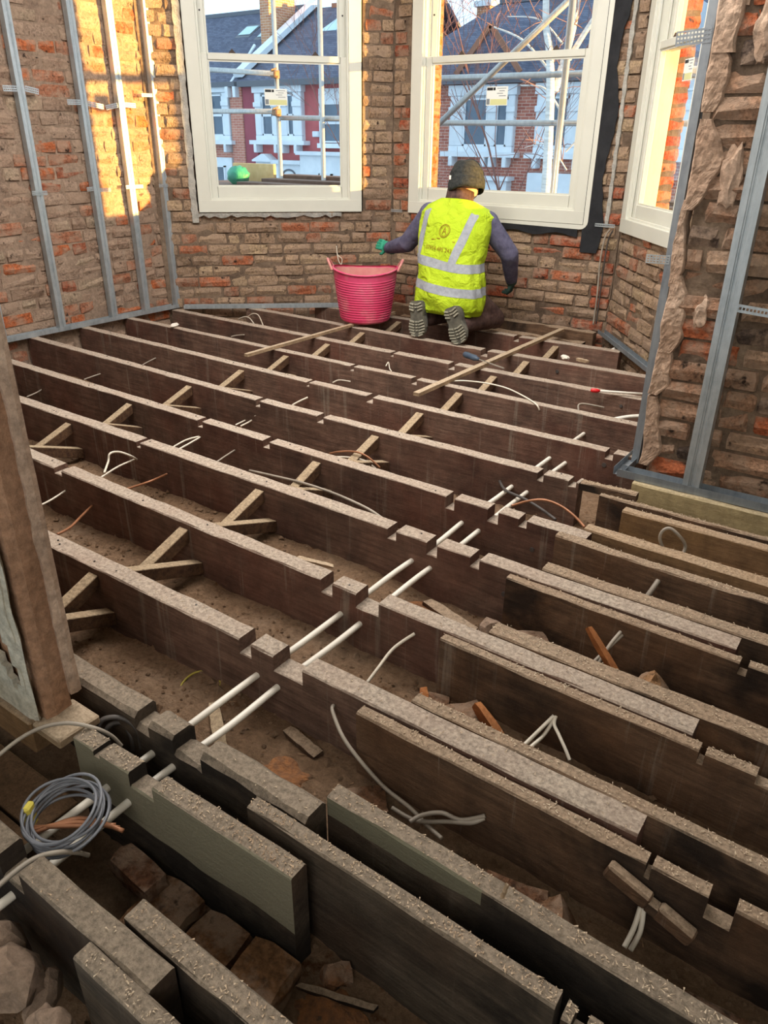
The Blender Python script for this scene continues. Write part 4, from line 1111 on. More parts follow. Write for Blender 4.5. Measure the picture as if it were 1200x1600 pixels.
CABMAT = {'W': 'cable_white', 'B': 'cable_brown', 'G': 'cable_grey', 'P': 'pipe', 'D': 'cable_dark', 'Y': 'cable_yellow'}
CABLES = [
    ('white_cable', 'W', 0.0045, 'white cable looping between joists beside the left strut row', [(-2.488, 1.620, -0.056), (-2.540, 1.680, -0.042), (-2.548, 1.700, -0.014), (-2.543, 1.740, -0.018), (-2.526, 1.780, -0.044), (-2.545, 1.822, -0.079)]),
    ('white_cable', 'W', 0.004, 'straight white cable below the looped one at the left', [(-2.484, 1.600, -0.068), (-2.505, 1.700, -0.060), (-2.549, 1.822, -0.077)]),
    ('copper_tube', 'B', 0.005, 'thin brown pipe rising from soil beside the white cables', [(-2.356, 1.560, -0.090), (-2.383, 1.660, -0.107), (-2.390, 1.760, -0.117), (-2.351, 1.820, -0.094)]),
    ('copper_tube', 'B', 0.005, 'curved brown pipe in the gap behind the stripped jamb', [(-2.170, 1.200, -0.053), (-2.222, 1.280, -0.076), (-2.304, 1.380, -0.096), (-2.347, 1.455, -0.097)]),
    ('white_cable', 'W', 0.004, 'short white cable emerging close to the jamb', [(-2.451, 1.300, -0.071), (-2.490, 1.380, -0.084), (-2.511, 1.455, -0.080)]),
    ('white_cable', 'W', 0.0045, 'pair of short cables by the second notch row, near strand', [(-2.504, 1.980, -0.088), (-2.526, 2.080, -0.089), (-2.530, 2.165, -0.079)]),
    ('white_cable', 'W', 0.004, 'pair of short cables by the second notch row, far strand', [(-2.534, 2.000, -0.081), (-2.544, 2.090, -0.074), (-2.538, 2.165, -0.077)]),
    ('grey_cable', 'G', 0.004, 'short stiff cable poking from the joist left of the grey flex', [(-2.262, 2.000, -0.086), (-2.294, 2.090, -0.091), (-2.305, 2.160, -0.087)]),
    ('grey_cable', 'G', 0.0055, 'long pale grey flex trailing along the joist in mid floor', [(-2.161, 2.100, -0.128), (-1.965, 2.050, -0.086), (-1.784, 2.020, -0.058), (-1.624, 2.000, -0.048), (-1.503, 1.980, -0.046), (-1.416, 1.960, -0.046), (-1.338, 1.930, -0.047)]),
    ('copper_tube', 'B', 0.0045, 'orange brown cable arching beside the right strut row', [(-1.962, 2.400, -0.100), (-1.895, 2.385, -0.070), (-1.809, 2.387, -0.050), (-1.746, 2.392, -0.060), (-1.690, 2.404, -0.100)]),
    ('white_cable', 'W', 0.0045, 'white cable lying under the arched orange cable', [(-1.958, 2.417, -0.120), (-1.852, 2.396, -0.090), (-1.760, 2.389, -0.080), (-1.710, 2.413, -0.120)]),
    ('white_cable', 'W', 0.0045, 'pair of pale cables before the notched joist, near strand', [(-2.611, 2.498, -0.140), (-2.581, 2.533, -0.120), (-2.549, 2.557, -0.090)]),
    ('white_cable', 'W', 0.004, 'pair of pale cables before the notched joist, far strand', [(-2.644, 2.496, -0.140), (-2.614, 2.544, -0.120), (-2.540, 2.540, -0.080)]),
    ('white_cable', 'W', 0.005, 'pale stub cable in the middle gap below the bucket', [(-2.584, 2.859, -0.120), (-2.556, 2.884, -0.100), (-2.522, 2.914, -0.080)]),
    ('white_cable', 'W', 0.004, 'inner of two white wire arcs by the left bay wall', [(-4.116, 3.997, -0.060), (-4.039, 3.989, -0.030), (-3.979, 3.980, -0.030), (-3.917, 3.960, -0.060)]),
    ('white_cable', 'W', 0.004, 'outer of two white wire arcs by the left bay wall', [(-4.101, 4.091, -0.050), (-4.032, 4.077, -0.020), (-3.955, 4.051, -0.020), (-3.837, 3.969, -0.060)]),
    ('grey_cable', 'G', 0.005, 'bent grey tube near the red tipped tube', [(-1.260, 3.526, -0.060), (-1.270, 3.544, -0.040), (-1.257, 3.580, -0.040), (-1.209, 3.616, -0.050), (-1.171, 3.644, -0.060)]),
    ('white_pipe', 'P', 0.01, 'short white pipe beside the right bay wall', [(-1.076, 3.483, -0.060), (-0.999, 3.528, -0.040), (-0.917, 3.566, -0.030)]),
    ('white_cable', 'W', 0.004, 'thin wire draped over the joists beyond the screwdriver', [(-1.992, 3.402, -0.020), (-1.884, 3.418, 0.006), (-1.769, 3.453, 0.008), (-1.635, 3.449, 0.006), (-1.489, 3.370, 0.006), (-1.393, 3.298, 0.004), (-1.372, 3.294, -0.020)]),
    ('dark_cable', 'D', 0.006, 'dark flex sagging behind the white pipes near the pier', [(-1.190, 2.530, -0.075), (-1.129, 2.460, -0.072), (-1.028, 2.420, -0.067), (-0.944, 2.380, -0.068), (-0.864, 2.330, -0.068)]),
    ('copper_tube', 'B', 0.005, 'copper coloured cable arching behind the white pipes', [(-1.011, 2.270, -0.031), (-0.977, 2.330, -0.026), (-0.928, 2.360, -0.019), (-0.865, 2.360, -0.024), (-0.798, 2.330, -0.033), (-0.738, 2.280, -0.039)]),
    ('white_cable', 'W', 0.004, 'thin pale wire lying in sawdust between the pipes', [(-1.190, 1.850, -0.160), (-1.139, 1.856, -0.170), (-1.092, 1.850, -0.180), (-1.044, 1.821, -0.180)]),
    ('white_cable', 'W', 0.0045, 'stiff pale cable leaning from a drilled hole in mid floor', [(-0.935, 1.280, -0.144), (-0.930, 1.320, -0.122), (-0.920, 1.380, -0.087), (-0.879, 1.420, -0.044)]),
    ('grey_cable', 'G', 0.0048, 'grey flex hanging from the black timber in the middle gap', [(-0.882, 1.072, -0.049), (-0.871, 1.055, -0.051), (-0.819, 1.025, -0.075), (-0.766, 1.015, -0.105), (-0.691, 1.010, -0.143), (-0.616, 1.000, -0.149), (-0.561, 0.985, -0.153), (-0.517, 0.970, -0.147)]),
    ('grey_cable', 'G', 0.0048, 'upper of two curled grey cables before the long pale timber', [(-0.590, 0.960, -0.138), (-0.575, 0.985, -0.131), (-0.537, 1.000, -0.113), (-0.496, 1.010, -0.116), (-0.451, 1.028, -0.091)]),
    ('grey_cable', 'G', 0.0048, 'lower of two curled grey cables before the long pale timber', [(-0.646, 0.975, -0.146), (-0.587, 0.980, -0.150), (-0.521, 1.000, -0.128), (-0.474, 1.010, -0.110), (-0.452, 1.028, -0.098)]),
    ('white_cable', 'W', 0.0045, 'left of two pale cables hanging under the sistered joist', [(-0.491, 1.290, -0.132), (-0.478, 1.330, -0.116), (-0.453, 1.376, -0.077)]),
    ('white_cable', 'W', 0.0045, 'right of two pale cables hanging under the sistered joist', [(-0.474, 1.300, -0.131), (-0.460, 1.345, -0.117), (-0.449, 1.376, -0.079)]),
    ('white_cable', 'W', 0.0045, 'bright white cable bending down into the rubble gap', [(-0.448, 1.376, -0.076), (-0.444, 1.360, -0.088), (-0.423, 1.345, -0.101), (-0.399, 1.330, -0.119), (-0.383, 1.320, -0.134)]),
    ('grey_cable', 'G', 0.0048, 'near silver cable from the drilled hole by the orange stick', [(-0.464, 1.660, -0.107), (-0.447, 1.700, -0.084), (-0.421, 1.752, -0.048)]),
    ('grey_cable', 'G', 0.0048, 'far silver cable from the drilled hole by the orange stick', [(-0.450, 1.670, -0.107), (-0.439, 1.710, -0.065), (-0.427, 1.752, -0.040)]),
    ('grey_cable', 'G', 0.0055, 'upstanding grey cable loop between the pale timbers by the pier', [(-0.441, 2.239, -0.060), (-0.460, 2.252, -0.030), (-0.477, 2.233, 0.020), (-0.473, 2.236, 0.050), (-0.453, 2.243, 0.060), (-0.423, 2.248, 0.040), (-0.405, 2.273, 0.000), (-0.406, 2.261, -0.030), (-0.413, 2.240, -0.060)]),
    ('grey_cable', 'G', 0.008, 'dusty cable stub through the dark joist near the pier', [(-0.439, 2.030, -0.081), (-0.430, 2.050, -0.056), (-0.424, 2.075, -0.037)]),
    ('grey_cable', 'G', 0.0045, 'grey cable curving over the jamb base plate', [(-1.306, 0.475, 0.000), (-1.298, 0.544, 0.020), (-1.283, 0.595, 0.025), (-1.254, 0.635, 0.020), (-1.217, 0.669, 0.000), (-1.200, 0.692, -0.030), (-1.188, 0.703, -0.060)]),
    ('grey_cable', 'G', 0.005, 'pale flex lying in the notch of the nearest joist', [(-1.031, 0.316, -0.010), (-1.039, 0.367, -0.012), (-1.038, 0.409, -0.015), (-1.021, 0.441, -0.020), (-1.018, 0.473, -0.050), (-1.020, 0.494, -0.080)]),
    ('yellow_cable', 'Y', 0.003, 'thin yellow cable ring lying in the soil', [(-1.329, 0.969, -0.190), (-1.371, 1.021, -0.185), (-1.373, 1.070, -0.180), (-1.339, 1.098, -0.180), (-1.289, 1.083, -0.180), (-1.254, 1.035, -0.185), (-1.264, 0.991, -0.190), (-1.293, 0.973, -0.190)]),
    ('white_cable', 'W', 0.005, 'left of two faint cables under the joist at lower right', [(-0.128, 0.960, -0.147), (-0.124, 0.990, -0.126), (-0.125, 1.018, -0.101)]),
    ('white_cable', 'W', 0.005, 'right of two faint cables under the joist at lower right', [(-0.118, 0.970, -0.159), (-0.113, 0.995, -0.131), (-0.119, 1.018, -0.100)]),
    ('white_cable', 'W', 0.0045, 'pale bent cable stub at the lower right edge', [(0.071, 1.070, -0.090), (0.071, 1.065, -0.110), (0.078, 1.065, -0.130), (0.087, 1.065, -0.140)]),
    ('dark_cable', 'D', 0.006, 'front turn of dark cable heaped behind the block by the jamb', [(-1.260, 0.689, -0.060), (-1.260, 0.712, -0.030), (-1.230, 0.741, -0.030), (-1.191, 0.750, -0.050), (-1.182, 0.747, -0.100)]),
    ('dark_cable', 'D', 0.006, 'rear turn of dark cable heaped behind the block by the jamb', [(-1.262, 0.702, -0.090), (-1.262, 0.725, -0.060), (-1.247, 0.749, -0.060), (-1.215, 0.747, -0.080), (-1.214, 0.745, -0.120)]),
    ('white_cable', 'W', 0.003, 'two legged wire dangling near the middle joist notch', [(-2.441, 3.521, -0.030), (-2.457, 3.569, -0.020), (-2.433, 3.549, -0.050), (-2.414, 3.541, -0.060)]),
    ('white_cable', 'W', 0.004, 'short tilted cable in the gap left of the upper lath', [(-2.627, 3.257, -0.100), (-2.587, 3.266, -0.080), (-2.481, 3.230, -0.060)]),
    ('grey_cable', 'G', 0.004, 'faint stub cable by the left wall in the second gap', [(-3.787, 2.850, -0.100), (-3.788, 2.896, -0.090), (-3.791, 2.960, -0.080)]),
    ('grey_cable', 'G', 0.004, 'faint stub cable by the left wall in the third gap', [(-3.862, 2.485, -0.120), (-3.846, 2.536, -0.110), (-3.828, 2.590, -0.100)]),
    ('grey_cable', 'G', 0.004, 'faint stub cable by the left wall in the fourth gap', [(-3.825, 2.103, -0.120), (-3.823, 2.165, -0.110), (-3.818, 2.220, -0.090)]),
    ('grey_cable', 'G', 0.004, 'faint stub cable nearest the bay in the first gap', [(-3.858, 3.667, -0.090), (-3.822, 3.688, -0.080), (-3.763, 3.704, -0.070)]),
]
for nm, m, r, lab, pts in CABLES: cable(nm, pts, r, CABMAT[m], lab, 'pipe' if m in 'P' else 'cable')

# coil of grey cable bound with tape
ce = empty('cable_coil', (-1.10, 0.505, -0.07), 'coil of grey cable bound with yellow tape beside the stripped jamb', 'cable coil')
R_ = Matrix.Translation(Vector((-1.10, 0.505, -0.035))) @ Matrix.Rotation(math.radians(14), 4, 'X') @ Matrix.Rotation(math.radians(-8), 4, 'Y')
rr = random.Random(4)
for k in range(9):
    a = 0.088 + rr.uniform(-0.012, 0.008); b = 0.070 + rr.uniform(-0.010, 0.008)
    c = Vector((rr.uniform(-0.008, 0.008), rr.uniform(-0.006, 0.006), -0.022 + 0.0054 * k)); ph = rr.uniform(0, 6)
    pts = [R_ @ (c + Vector((a * math.cos(t), b * math.sin(t), 0.004 * math.sin(2 * t + ph)))) for t in [2 * PI * i / 40 for i in range(40)]]
    mb = MB(); mb.tube(pts, 0.0030, 8, closed=True); mb.build('cable_turn', 'cable_slate', ce, smooth=True)
mb = MB(); p = R_ @ Vector((-0.074, -0.034, 0)); mb.box((-0.008, -0.013, -0.028), (0.008, 0.013, 0.026), Matrix.Translation(p) @ Matrix.Rotation(0.5, 4, 'Z'), 0.004); mb.build('tape', 'tape', ce)
for k in range(3):
    mb = MB(); q = 0.012 * k; mb.tube(smooth_path([(-1.17 + q, 0.46, -0.075), (-1.10, 0.51 + q, -0.07), (-1.03 + q, 0.565, -0.072)], 6), 0.0045, 6); tag(mb.build('dark_cable', 'cable_brown', smooth=True), ['left', 'middle', 'right'][k] + ' brown cable strand lying under the grey coil', 'cable')

# ------------------------------------------------------------------ rubble, offcuts and dust
def lump(c, size, seed, sub=2, amp=0.3, rotz=0.0):
    bm = bmesh.new(); bmesh.ops.create_icosphere(bm, subdivisions=sub, radius=1); bm.verts.index_update()
    mb = MB(); s = Vector((seed * 1.7, seed * 0.3, 0)); Rz = Matrix.Rotation(rotz, 3, 'Z')
    mb.add([Vector(c) + Rz @ Vector((v.co.x * size[0] * (1 + amp * mnoise.noise(v.co * 1.3 + s)), v.co.y * size[1] * (1 + amp * mnoise.noise(v.co * 1.7 + s)), v.co.z * size[2] * (1 + amp * mnoise.noise(v.co * 1.9 + s)))) for v in bm.verts], [tuple(v.index for v in f.verts) for f in bm.faces]); bm.free()
    return mb
def loose_brick(c, rot, size, label, col, seed, cat='brick'):
    """weathered loose brick: bevelled, corners knocked about"""
    rr = random.Random(seed); bm = bmesh.new(); bmesh.ops.create_cube(bm, size=1)
    bmesh.ops.subdivide_edges(bm, edges=bm.edges[:], cuts=2, use_grid_fill=True)
    for v in bm.verts:
        v.co = Vector((v.co.x * size[0], v.co.y * size[1], v.co.z * size[2]))
        k = sum(abs(abs(v.co[i]) - size[i] / 2) < 1e-5 for i in range(3))
        v.co *= {3: 0.93, 2: 0.975}.get(k, 1.0)
        v.co += Vector((rr.uniform(-1, 1), rr.uniform(-1, 1), rr.uniform(-1, 1))) * 0.004
    bm.verts.index_update()
    Mx = Matrix.Translation(Vector(c)) @ Matrix.Rotation(rot[2], 4, 'Z') @ Matrix.Rotation(rot[1], 4, 'Y') @ Matrix.Rotation(rot[0], 4, 'X')
    mb = MB(); mb.add([Mx @ v.co for v in bm.verts], [tuple(v.index for v in f.verts) for f in bm.faces]); bm.free()
    o = mb.build('loose_brick', 'brick'); o.color = srgb(*col)
    return tag(o, label, cat)
BR = (0.21, 0.10, 0.065)
LB = [
 ((-0.66, 1.31, -0.165), (0.1, 0.0, 0.9), (0.12, 0.09, 0.065), 'dusty half brick in the rubble gap below the triple joist', (150, 112, 84)),
 ((-0.76, 1.33, -0.18), (0.0, 0.1, 0.3), (0.08, 0.07, 0.05), 'small brick piece next to the dusty half brick', (140, 104, 80)),
 ((-0.66, 1.70, -0.165), (0.0, 0.0, 0.6), (0.10, 0.09, 0.065), 'grey brown half brick behind the pale rear timber', (132, 104, 84)),
 ((-0.72, 0.965, -0.195), (0.0, 0.1, 0.8), (0.11, 0.085, 0.065), 'rounded half brick under the hanging grey flex', (126, 92, 68)),
 ((-0.335, 0.935, -0.185), (0.5, 0.0, 0.2), (0.13, 0.10, 0.065), 'tilted brick lying against the triple joist at lower right', (136, 98, 74)),
 ((-0.44, 0.93, -0.20), (0.2, 0.0, 0.1), (0.10, 0.09, 0.05), 'flat brick bat left of the tilted brick', (120, 84, 62)),
 ((-0.245, 0.945, -0.185), (0.0, 1.1, 0.4), (0.11, 0.07, 0.06), 'upended brick right of the tilted brick', (150, 112, 84)),
 ((-0.905, 0.545, -0.245), (0, 0, 0.06), (0.115, 0.15, 0.065), 'flush laid brick nearest the sawn timber, left one', (128, 92, 64)),
 ((-0.775, 0.545, -0.245), (0, 0, 0.03), (0.112, 0.15, 0.065), 'flush laid brick nearest the sawn timber, middle one', (134, 96, 66)),
 ((-0.650, 0.545, -0.225), (0, 0.0, 0.10), (0.105, 0.16, 0.07), 'raised brick nearest the sawn timber, right one', (142, 104, 72)),
 ((-1.00, 0.575, -0.205), (0, 0, -0.05), (0.13, 0.05, 0.05), 'narrow brick under the grey painted timber', (116, 80, 58)),
 ((-0.555, 0.665, -0.245), (0.2, 0.3, 0.9), (0.05, 0.04, 0.035), 'small brick fragment in the foreground soil', (140, 98, 68)),
 ((-0.30, 1.70, -0.150), (0.3, 0.9, 0.4), (0.10, 0.06, 0.05), 'upended wedge of brick below the drilled joist', (176, 134, 96)),
 ((-0.27, 0.58, -0.255), (0.1, 0.0, 0.5), (0.12, 0.08, 0.06), 'brick bat half buried at the bottom edge', (120, 80, 56)),
 ((0.02, 0.92, -0.20), (0.0, 0.1, 0.2), (0.16, 0.1, 0.06), 'dark brick lying at the lower right corner', (110, 78, 58)),
]
for n, (c, r, s, lab, col) in enumerate(LB): loose_brick(c, r, s, lab, col, 70 + n)
for n, (c, s, lab, mt) in enumerate([
 ((-0.935, 0.285, -0.10), (0.055, 0.045, 0.05), 'pale broken stone beside the nearest joist at lower left', 'mortar_l'),
 ((-1.00, 0.255, -0.13), (0.06, 0.05, 0.05), 'brown broken stone left of the pale stone', 'mortar_b'),
 ((-0.90, 0.31, -0.15), (0.05, 0.02, 0.04), 'small stone wedged against the nearest joist', 'mortar_l'),
 ((-1.02, 0.318, -0.14), (0.05, 0.035, 0.06), 'grey mortar lump under the near pipe', 'mortar_l'),
 ((-0.80, 1.72, -0.165), (0.035, 0.03, 0.03), 'rounded stone at the end of the buried plank', 'mortar_l'),
 ((-1.995, 4.40, -0.165), (0.03, 0.02, 0.02), 'small grey stone under the far laths', 'mortar_l'),
]):
    o = lump(c, s, n + 3, 2, 0.35, n).build('rubble_stone', mt); tag(o, lab, 'stone')
for n, (c, s, lab) in enumerate([
 ((-1.56, 4.60, -0.03), (0.035, 0.025, 0.018), 'white plaster lump left of the corner by the right bay wall'),
 ((-1.50, 4.70, -0.035), (0.04, 0.022, 0.02), 'white plaster lump in the corner by the right bay wall'),
 ((-1.62, 4.18, 0.016), (0.035, 0.02, 0.014), 'white plaster lump on the joist near the far strut'),
 ((-1.03, 4.27, 0.02), (0.025, 0.018, 0.018), 'white plaster lump on the right bay track end'),
 ((-4.08, 3.37, 0.012), (0.05, 0.022, 0.012), 'pale plaster flake on the joist by the left studs'),
 ((-4.2, 2.80, -0.10), (0.03, 0.012, 0.012), 'pale plaster flake below the left wall track'),
]):
    o = lump(c, s, n + 20, 2, 0.5, n * 1.3).build('plaster_lump', 'plaster_lump'); tag(o, lab, 'plaster')

def offcut(a, b, w, h, mat, label, up=(0, 0, 1), cat='offcut'):
    """split offcut: a bar whose far end is splintered to uneven points"""
    a = Vector(a); b = Vector(b); d = (b - a).normalized(); u = Vector(up); u = (u - d * u.dot(d)).normalized(); s = d.cross(u)
    L = (b - a).length; rr = random.Random(int(a.x * 999)); rs = []
    for i in range(9):
        t = i / 8; k = 1 - 0.25 * max(0, t - 0.8) / 0.2
        rs.append([a + d * (L * t + (rr.uniform(-0.006, 0.006) if i in (0, 8) else 0)) + s * (q[0] * w / 2 * k + rr.uniform(-0.001, 0.001)) + u * (q[1] * h / 2 * k + rr.uniform(-0.001, 0.001)) for q in ((-1, -1), (1, -1), (1, 1), (-1, 1))])
    mb = MB(); mb.rings(rs); return tag(mb.build('wood_offcut', mat), label, cat)
offcut((-0.36, 1.640, -0.135), (-0.487, 1.655, 0.004), 0.022, 0.014, 'orangewood', 'orange split stick standing up against the drilled joist')
offcut((-0.50, 1.290, -0.185), (-0.640, 1.330, -0.100), 0.020, 0.030, 'orangewood', 'orange split offcut lying in the rubble gap')
offcut((-0.765, 1.30, -0.185), (-0.800, 1.345, -0.140), 0.022, 0.02, 'orangewood', 'short orange offcut leaning behind the pale timber')
offcut((-0.83, 1.68, -0.175), (-1.03, 1.73, -0.165), 0.04, 0.018, 'sister', 'half buried plank between the white pipes and the pier side')
offcut((-1.10, 0.905, -0.180), (-1.225, 1.00, -0.170), 0.030, 0.014, 'strut', 'pale offcut lying across the yellow cable ring')
offcut((-0.90, 1.03, -0.185), (-1.02, 1.05, -0.180), 0.03, 0.014, 'sister', 'flat brown offcut beside the white pipe on the soil')
offcut((-0.52, 0.93, -0.205), (-0.60, 1.0, -0.20), 0.03, 0.015, 'sister', 'brown slat lying below the curled grey cables')
offcut((-0.40, 0.56, -0.24), (-0.33, 0.60, -0.22), 0.03, 0.02, 'lath', 'pale offcut near the bottom edge of the soil')
offcut((-0.46, 0.66, -0.245), (-0.60, 0.61, -0.24), 0.012, 0.01, 'sister', 'thin brown stick lying in the foreground soil')
offcut((-3.60, 2.41, -0.165), (-3.30, 2.33, -0.15), 0.02, 0.012, 'lath', 'pale slat lying in the gap by the left strut row')
offcut((-3.32, 2.05, -0.165), (-3.10, 1.98, -0.14), 0.03, 0.02, 'lath', 'pale slat end lying by the left strut row, near side')
offcut((-1.545, 1.70, -0.165), (-1.40, 1.72, -0.16), 0.02, 0.01, 'lath', 'thin pale slat below the long grey flex')
offcut((-1.56, 4.22, 0.006), (-1.48, 4.19, 0.010), 0.022, 0.016, 'lath', 'small pale wedge by the plaster lumps')
offcut((-0.310, 0.806, 0.01), (-0.305, 0.815, 0.045), 0.006, 0.005, 'lath', 'tiny pale peg standing on the long foreground timber')

# splinters, shavings and grit: too many to count
def chips(name, n, region, label, seed, mat='chip', size=(0.006, 0.022)):
    rr = random.Random(seed); mb = MB()
    for i in range(n):
        x, y, z = region(rr); L = rr.uniform(*size); a = rr.uniform(0, 2 * PI); w = rr.uniform(0.0006, 0.0018); h = rr.uniform(0.0006, 0.002); tl = rr.uniform(-0.25, 0.35)
        d = Vector((math.cos(a), math.sin(a), tl)); s = Vector((-math.sin(a), math.cos(a), 0)) * w; c = Vector((x, y, z + h + abs(tl) * L * 0.5))
        mb.add([c - d * L / 2 - s, c - d * L / 2 + s, c + d * L / 2 + s * 0.4, c + Vector((0, 0, h))], [(0, 1, 2), (0, 3, 1), (1, 3, 2), (2, 3, 0)])
    o = mb.build(name, mat, normals=False); tag(o, label, 'splinters', kind='stuff')
def on_joists(rr):
    k = rr.choice('aabbccddeeffgghhiijjkkl'); fr_, w_, x0, x1, no = J[k]
    while True:
        x = rr.uniform(x0, x1)
        if not any(a - 0.01 <= x <= b + 0.01 for a, b, d in no): break
    return (x, lerp_pts(fr_, x) + rr.uniform(0.004, w_ - 0.004), 0.0005)
def on_sisters(rr):
    while True:
        nm, mt, lab, fr_, w_, x0, x1, zt, dp, no = rr.choice(S)
        x = rr.uniform(x0, min(x1, 0.3))
        if not any(a <= x <= b for a, b, d in no): return (x, lerp_pts(fr_, x) + rr.uniform(0.003, w_ - 0.003), zt + 0.0005)
def on_soil(rr):
    x = rr.uniform(-3.2, 0.1); y = rr.uniform(0.45, 2.6)
    return (x, y, soil_z(x, y))
chips('wood_splinters', 2600, on_joists, 'pale splinters and nail heads scattered along the joist tops', 1, size=(0.003, 0.010))
chips('wood_splinters', 5200, on_sisters, 'dense pale shavings covering the bolted timbers at right', 2, size=(0.003, 0.010))
chips('soil_splinters', 1600, on_soil, 'brown splinters and straw scattered on the soil between joists', 3, 'chip_brown', (0.008, 0.035))
def grit(n, seed):
    rr = random.Random(seed); mb = MB()
    for i in range(n):
        x = rr.uniform(-3.4, 0.2); y = rr.uniform(0.2, 2.65); r = rr.uniform(0.002, 0.0075) * (2.2 if rr.random() < 0.06 else 1)
        c = Vector((x, y, soil_z(x, y) + r * 0.3)); v = [Vector((math.cos(t + i), math.sin(t + i), rr.uniform(-0.3, 0.3))) for t in (0, 1.57, 3.1, 4.7)]
        mb.add([c + q * r for q in v] + [c + Vector((0, 0, r * 0.9)), c - Vector((0, 0, r * 0.9))], [(0, 1, 4), (1, 2, 4), (2, 3, 4), (3, 0, 4), (1, 0, 5), (2, 1, 5), (3, 2, 5), (0, 3, 5)])
    tag(mb.build('soil_grit', 'soil', normals=False), 'brown grit and crumbs of earth strewn over the soil', 'grit', kind='stuff')
grit(9500, 5)

# nails along the joist tops
nm_ = MB(); rr = random.Random(12)
for k in 'cdefghij':
    fr_, w_, x0, x1, no = J[k]
    for i in range(14):
        x = rr.uniform(x0 + 0.2, min(x1, -0.9)); y = lerp_pts(fr_, x) + rr.uniform(0.012, w_ - 0.012)
        if any(a - 0.02 <= x <= b + 0.02 for a, b, d in no): continue
        nm_.cyl((x, y, -0.002), (x, y, 0.0022), 0.0032, 6)
tag(nm_.build('nail_heads', 'cable_dark', normals=False), 'dark nail heads dotted along the joist tops', 'nails', kind='stuff')

# heaps of brown shavings, and a crumpled cloth
for n, (c, sz, lab) in enumerate((((-1.03, 1.66, -0.185), (0.10, 0.07, 0.022), 'heap of rust brown shavings between the white pipes'), ((-0.93, 0.93, -0.20), (0.09, 0.06, 0.02), 'heap of brown shavings by the battered joist end'), ((-0.50, 0.60, -0.262), (0.12, 0.06, 0.02), 'heap of brown crumbs in the bottom foreground gap'))):
    o = lump(c, sz, 60 + n, 4, 0.5).build('shavings_heap', 'soil_rust', smooth=False); tag(o, lab, 'shavings', kind='stuff')
mb = lump((-0.80, 0.268, -0.085), (0.042, 0.03, 0.022), 9, 4, 0.5)
mb.v = [p + Vector((mnoise.noise(p * 40), mnoise.noise(p * 42 + Vector((3, 0, 0))), mnoise.noise(p * 38 + Vector((0, 5, 0))))) * 0.010 for p in mb.v]
tag(mb.build('crumpled_cloth', 'mortar_l', smooth=True), 'crumpled dusty pale cloth at the bottom left edge', 'cloth')
# dark discs on the timber faces, colour standing in for shaded drilled holes
for n, (x, y, z, r, lab) in enumerate(((-0.80, 1.7965, -0.085, 0.008, 'dark painted disc for a drilled hole in the eighth joist'), (-0.86, 2.128, -0.10, 0.008, 'dark painted disc for a drilled hole in the seventh joist'), (-0.90, 2.909, -0.060, 0.010, 'dark painted disc for a drilled hole near the pier in the fifth joist'), (-1.10, 3.686, -0.05, 0.008, 'dark painted disc for a drilled hole in the third joist'), (-1.62, 4.088, -0.05, 0.010, 'dark painted disc for a drilled hole with wire in the second joist'))):
    mb = MB(); mb.tube([(x, y - 0.0008, z), (x, y + 0.012, z)], r, 12); tag(mb.build('hole_disc', 'cable_dark'), lab, 'hole')

# ------------------------------------------------------------------ steel studs, tracks and straps
def extrude(prof, fn, t0, t1):
    mb = MB(); mb.rings([[Vector(fn(a, b, t0)) for a, b in prof], [Vector(fn(a, b, t1)) for a, b in prof]]); return mb
def stud_profile(w, d):
    """C-stud seen in plan: a = across the face, b = depth behind the face (0 = room side); folded from 1.2 mm sheet"""
    t = 0.0012; g = 0.004; h = w / 2
    return [(-h, d), (-h, 0), (-h * 0.32, 0), (-h * 0.26, 0.003), (-g / 2 - 0.001, 0.003), (-g / 2, 0.006), (g / 2, 0.006), (g / 2 + 0.001, 0.003), (h * 0.26, 0.003), (h * 0.32, 0), (h, 0), (h, d),
            (h - 0.008, d), (h - 0.008, d - t), (h - t, d - t), (h - t, 0.0075), (-h + t, 0.0075), (-h + t, d - t), (-h + 0.008, d - t), (-h + 0.008, d)]
def stud(fn, w, d, z0, z1, label, mat='steel'):
    return tag(extrude(stud_profile(w, d), fn, z0, z1).build('steel_stud', mat), label, 'stud')
def track_profile(w, h):
    t = 0.0012
    return [(0, h), (0, 0), (w, 0), (w, h), (w - t, h), (w - t, t), (t, t), (t, h)]
def track(A, B, w, h, z, label, mat='steel', nrm=None):
    """U-track from A to B, width w towards nrm (away from the room)"""
    A = Vector((A[0], A[1], 0)); B = Vector((B[0], B[1], 0)); d = (B - A).normalized(); n = Vector((-d.y, d.x, 0)); L = (B - A).length
    return tag(extrude(track_profile(w, h), lambda a, b, t: A + d * t + n * a + Vector((0, 0, z + b)), 0, L).build('steel_track', mat), label, 'track')

XS = -4.545
LABS = ['first steel stud from the left on the left wall', 'second steel stud from the left on the left wall', 'third steel stud on the left wall, streaked by sunlight', 'fourth steel stud on the left wall, nearest the bay window']
SY = [2.842, 3.250, 3.530, 3.815]
stud(lambda a, b, z: (XS - b, 2.43 + a, z), 0.046, 0.044, 0.004, 1.9, 'steel stud at the extreme left edge above the stripped jamb')
for y, lab in zip(SY, LABS): stud(lambda a, b, z, y=y: (XS - b, y + a, z), 0.046, 0.044, 0.004, 2.85, lab)
track((XS + 0.003, 2.1), (XS + 0.003, 3.85), 0.048, 0.028, 0.002, 'bright steel floor track along the left brick wall')
fr = wall_frame(BAY_A, BAY_B)
A_, B_ = fr(0.06, 0, -0.06), fr(1.25, 0, -0.16)
track((A_.x, A_.y), (B_.x, B_.y), 0.046, 0.026, 0.002, 'steel floor track below the left window wall')
fr3 = wall_frame(BAY_C, BAY_D)
A_, B_ = fr3(0.02, 0, -0.055), fr3(1.25, 0, -0.055)
